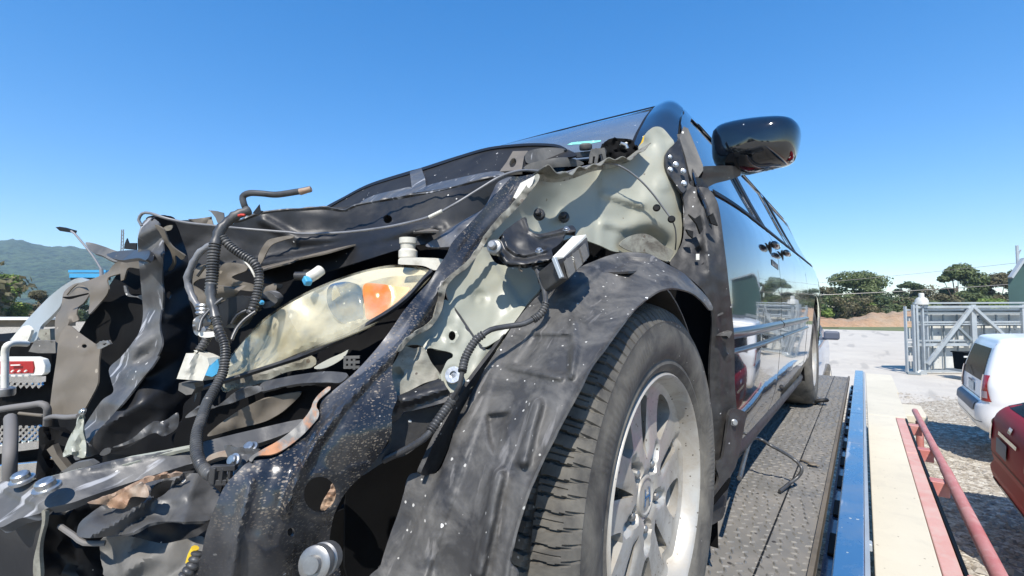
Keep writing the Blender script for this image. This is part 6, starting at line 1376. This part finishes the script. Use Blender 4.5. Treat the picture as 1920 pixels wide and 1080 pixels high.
sheet('latch_part', T('n', 450, 600, 540, 560, 560, 640, 480, 660, 440, 700, 520, 760, 545, 860, 500, 850, 440, 740), M_brown, van, .86, thick=.004, step=6, relief=[crump(24, .005, 3)])
sheet('latch_part', T('n', 440, 940, 500, 900, 560, 930, 540, 990, 480, 1040, 445, 1020), M_steel, van, .76, thick=.02, step=5, relief=[crump(8, .01, 3)])
lathe('latch_spring', [(.010, 0), (.012, .003), (.010, .006), (.012, .009), (.010, .012), (.012, .015), (.010, .018)], P(*T('n', 510, 900)[0], .75), (0, 0, 1), M_zinc, van, 14)
sheet('latch_part', T('n', 860, 740, 930, 710, 1000, 690, 990, 760, 940, 780, 900, 830), M_brown, van, .86, thick=.02, step=6, relief=[crump(20, .004, 4)])
sheet('latch_part', T('n', 900, 780, 940, 740, 1010, 800, 960, 850, 905, 850), M_core_l, van, .84, thick=.02, step=6, relief=[crump(20, .004, 5)])
# harness over the grey channel
tube('sensor_lead', T3('d', 1340, 200, .72, 1365, 260, .705, 1385, 330, .69, 1385, 390, .675, 1345, 455, .665, 1270, 500, .655, 1180, 515, .65, 1080, 535, .64, 1010, 585, .63, 975, 620, .625), 0.00397, M_cable, van, seg=12)
tube('wiring_loom', T3('d', 1392, 385, .672, 1365, 440, .666, 1320, 478, .66), 0.00525, M_loom, van, seg=12, corr=0.00390)
tube('wiring_loom', T3('d', 1040, 560, .632, 1000, 590, .627, 965, 640, .62, 935, 700, .612, 920, 770, .60), 0.00525, M_loom, van, seg=12, corr=0.00406)
tube('thin_wire', T3('d', 920, 770, .60, 905, 850, .60, 865, 920, .605), 0.00320, M_cable, van, seg=8)
tube('wiring_loom', T3('e', 880, 60, .615, 850, 110, .605, 800, 180, .59, 740, 265, .575), 0.00544, M_loom, van, seg=12, corr=0.00429)
tube('sensor_lead', T3('e', 745, 262, .578, 700, 310, .575, 600, 370, .58, 480, 430, .59), 0.00448, M_cable, van, seg=10)
tube('yellow_marker', T3('b', 1040, 930, .47, 1020, 970, .47, 1010, 1005, .47), 0.00384, M_yellow, van, seg=8)
tube('wiring_loom', T3('b', 1060, 950, .46, 1030, 1020, .455, 980, 1090, .45), 0.00576, M_loom, van, seg=12, corr=0.00468)
# dark underbody mass behind the missing bumper
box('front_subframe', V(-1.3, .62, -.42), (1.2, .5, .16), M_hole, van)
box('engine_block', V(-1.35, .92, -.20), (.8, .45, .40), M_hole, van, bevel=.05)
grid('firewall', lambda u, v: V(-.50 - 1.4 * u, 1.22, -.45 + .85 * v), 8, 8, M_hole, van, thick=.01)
# ------------------------------------------------------------------ air
hz = bpy.data.materials.new('air_haze'); hz.use_nodes = True; hn = hz.node_tree
hn.nodes.remove(hn.nodes['Principled BSDF'])
pv = hn.nodes.new('ShaderNodeVolumePrincipled'); pv.inputs['Color'].default_value = (.62, .82, 1, 1); pv.inputs['Density'].default_value = .00030; pv.inputs['Anisotropy'].default_value = 0
hn.links.new(pv.outputs[0], hn.nodes['Material Output'].inputs['Volume'])
vs = [Vector((x, y, z)) for x in (-1900, 900) for y in (-250, 1600) for z in (-1.0, 185)]
tag(build('haze', vs, [(0, 1, 3, 2), (4, 6, 7, 5), (0, 4, 5, 1), (2, 3, 7, 6), (0, 2, 6, 4), (1, 5, 7, 3)], hz), 'thin blue air haze over the yard and the far hills', 'haze', kind='stuff')
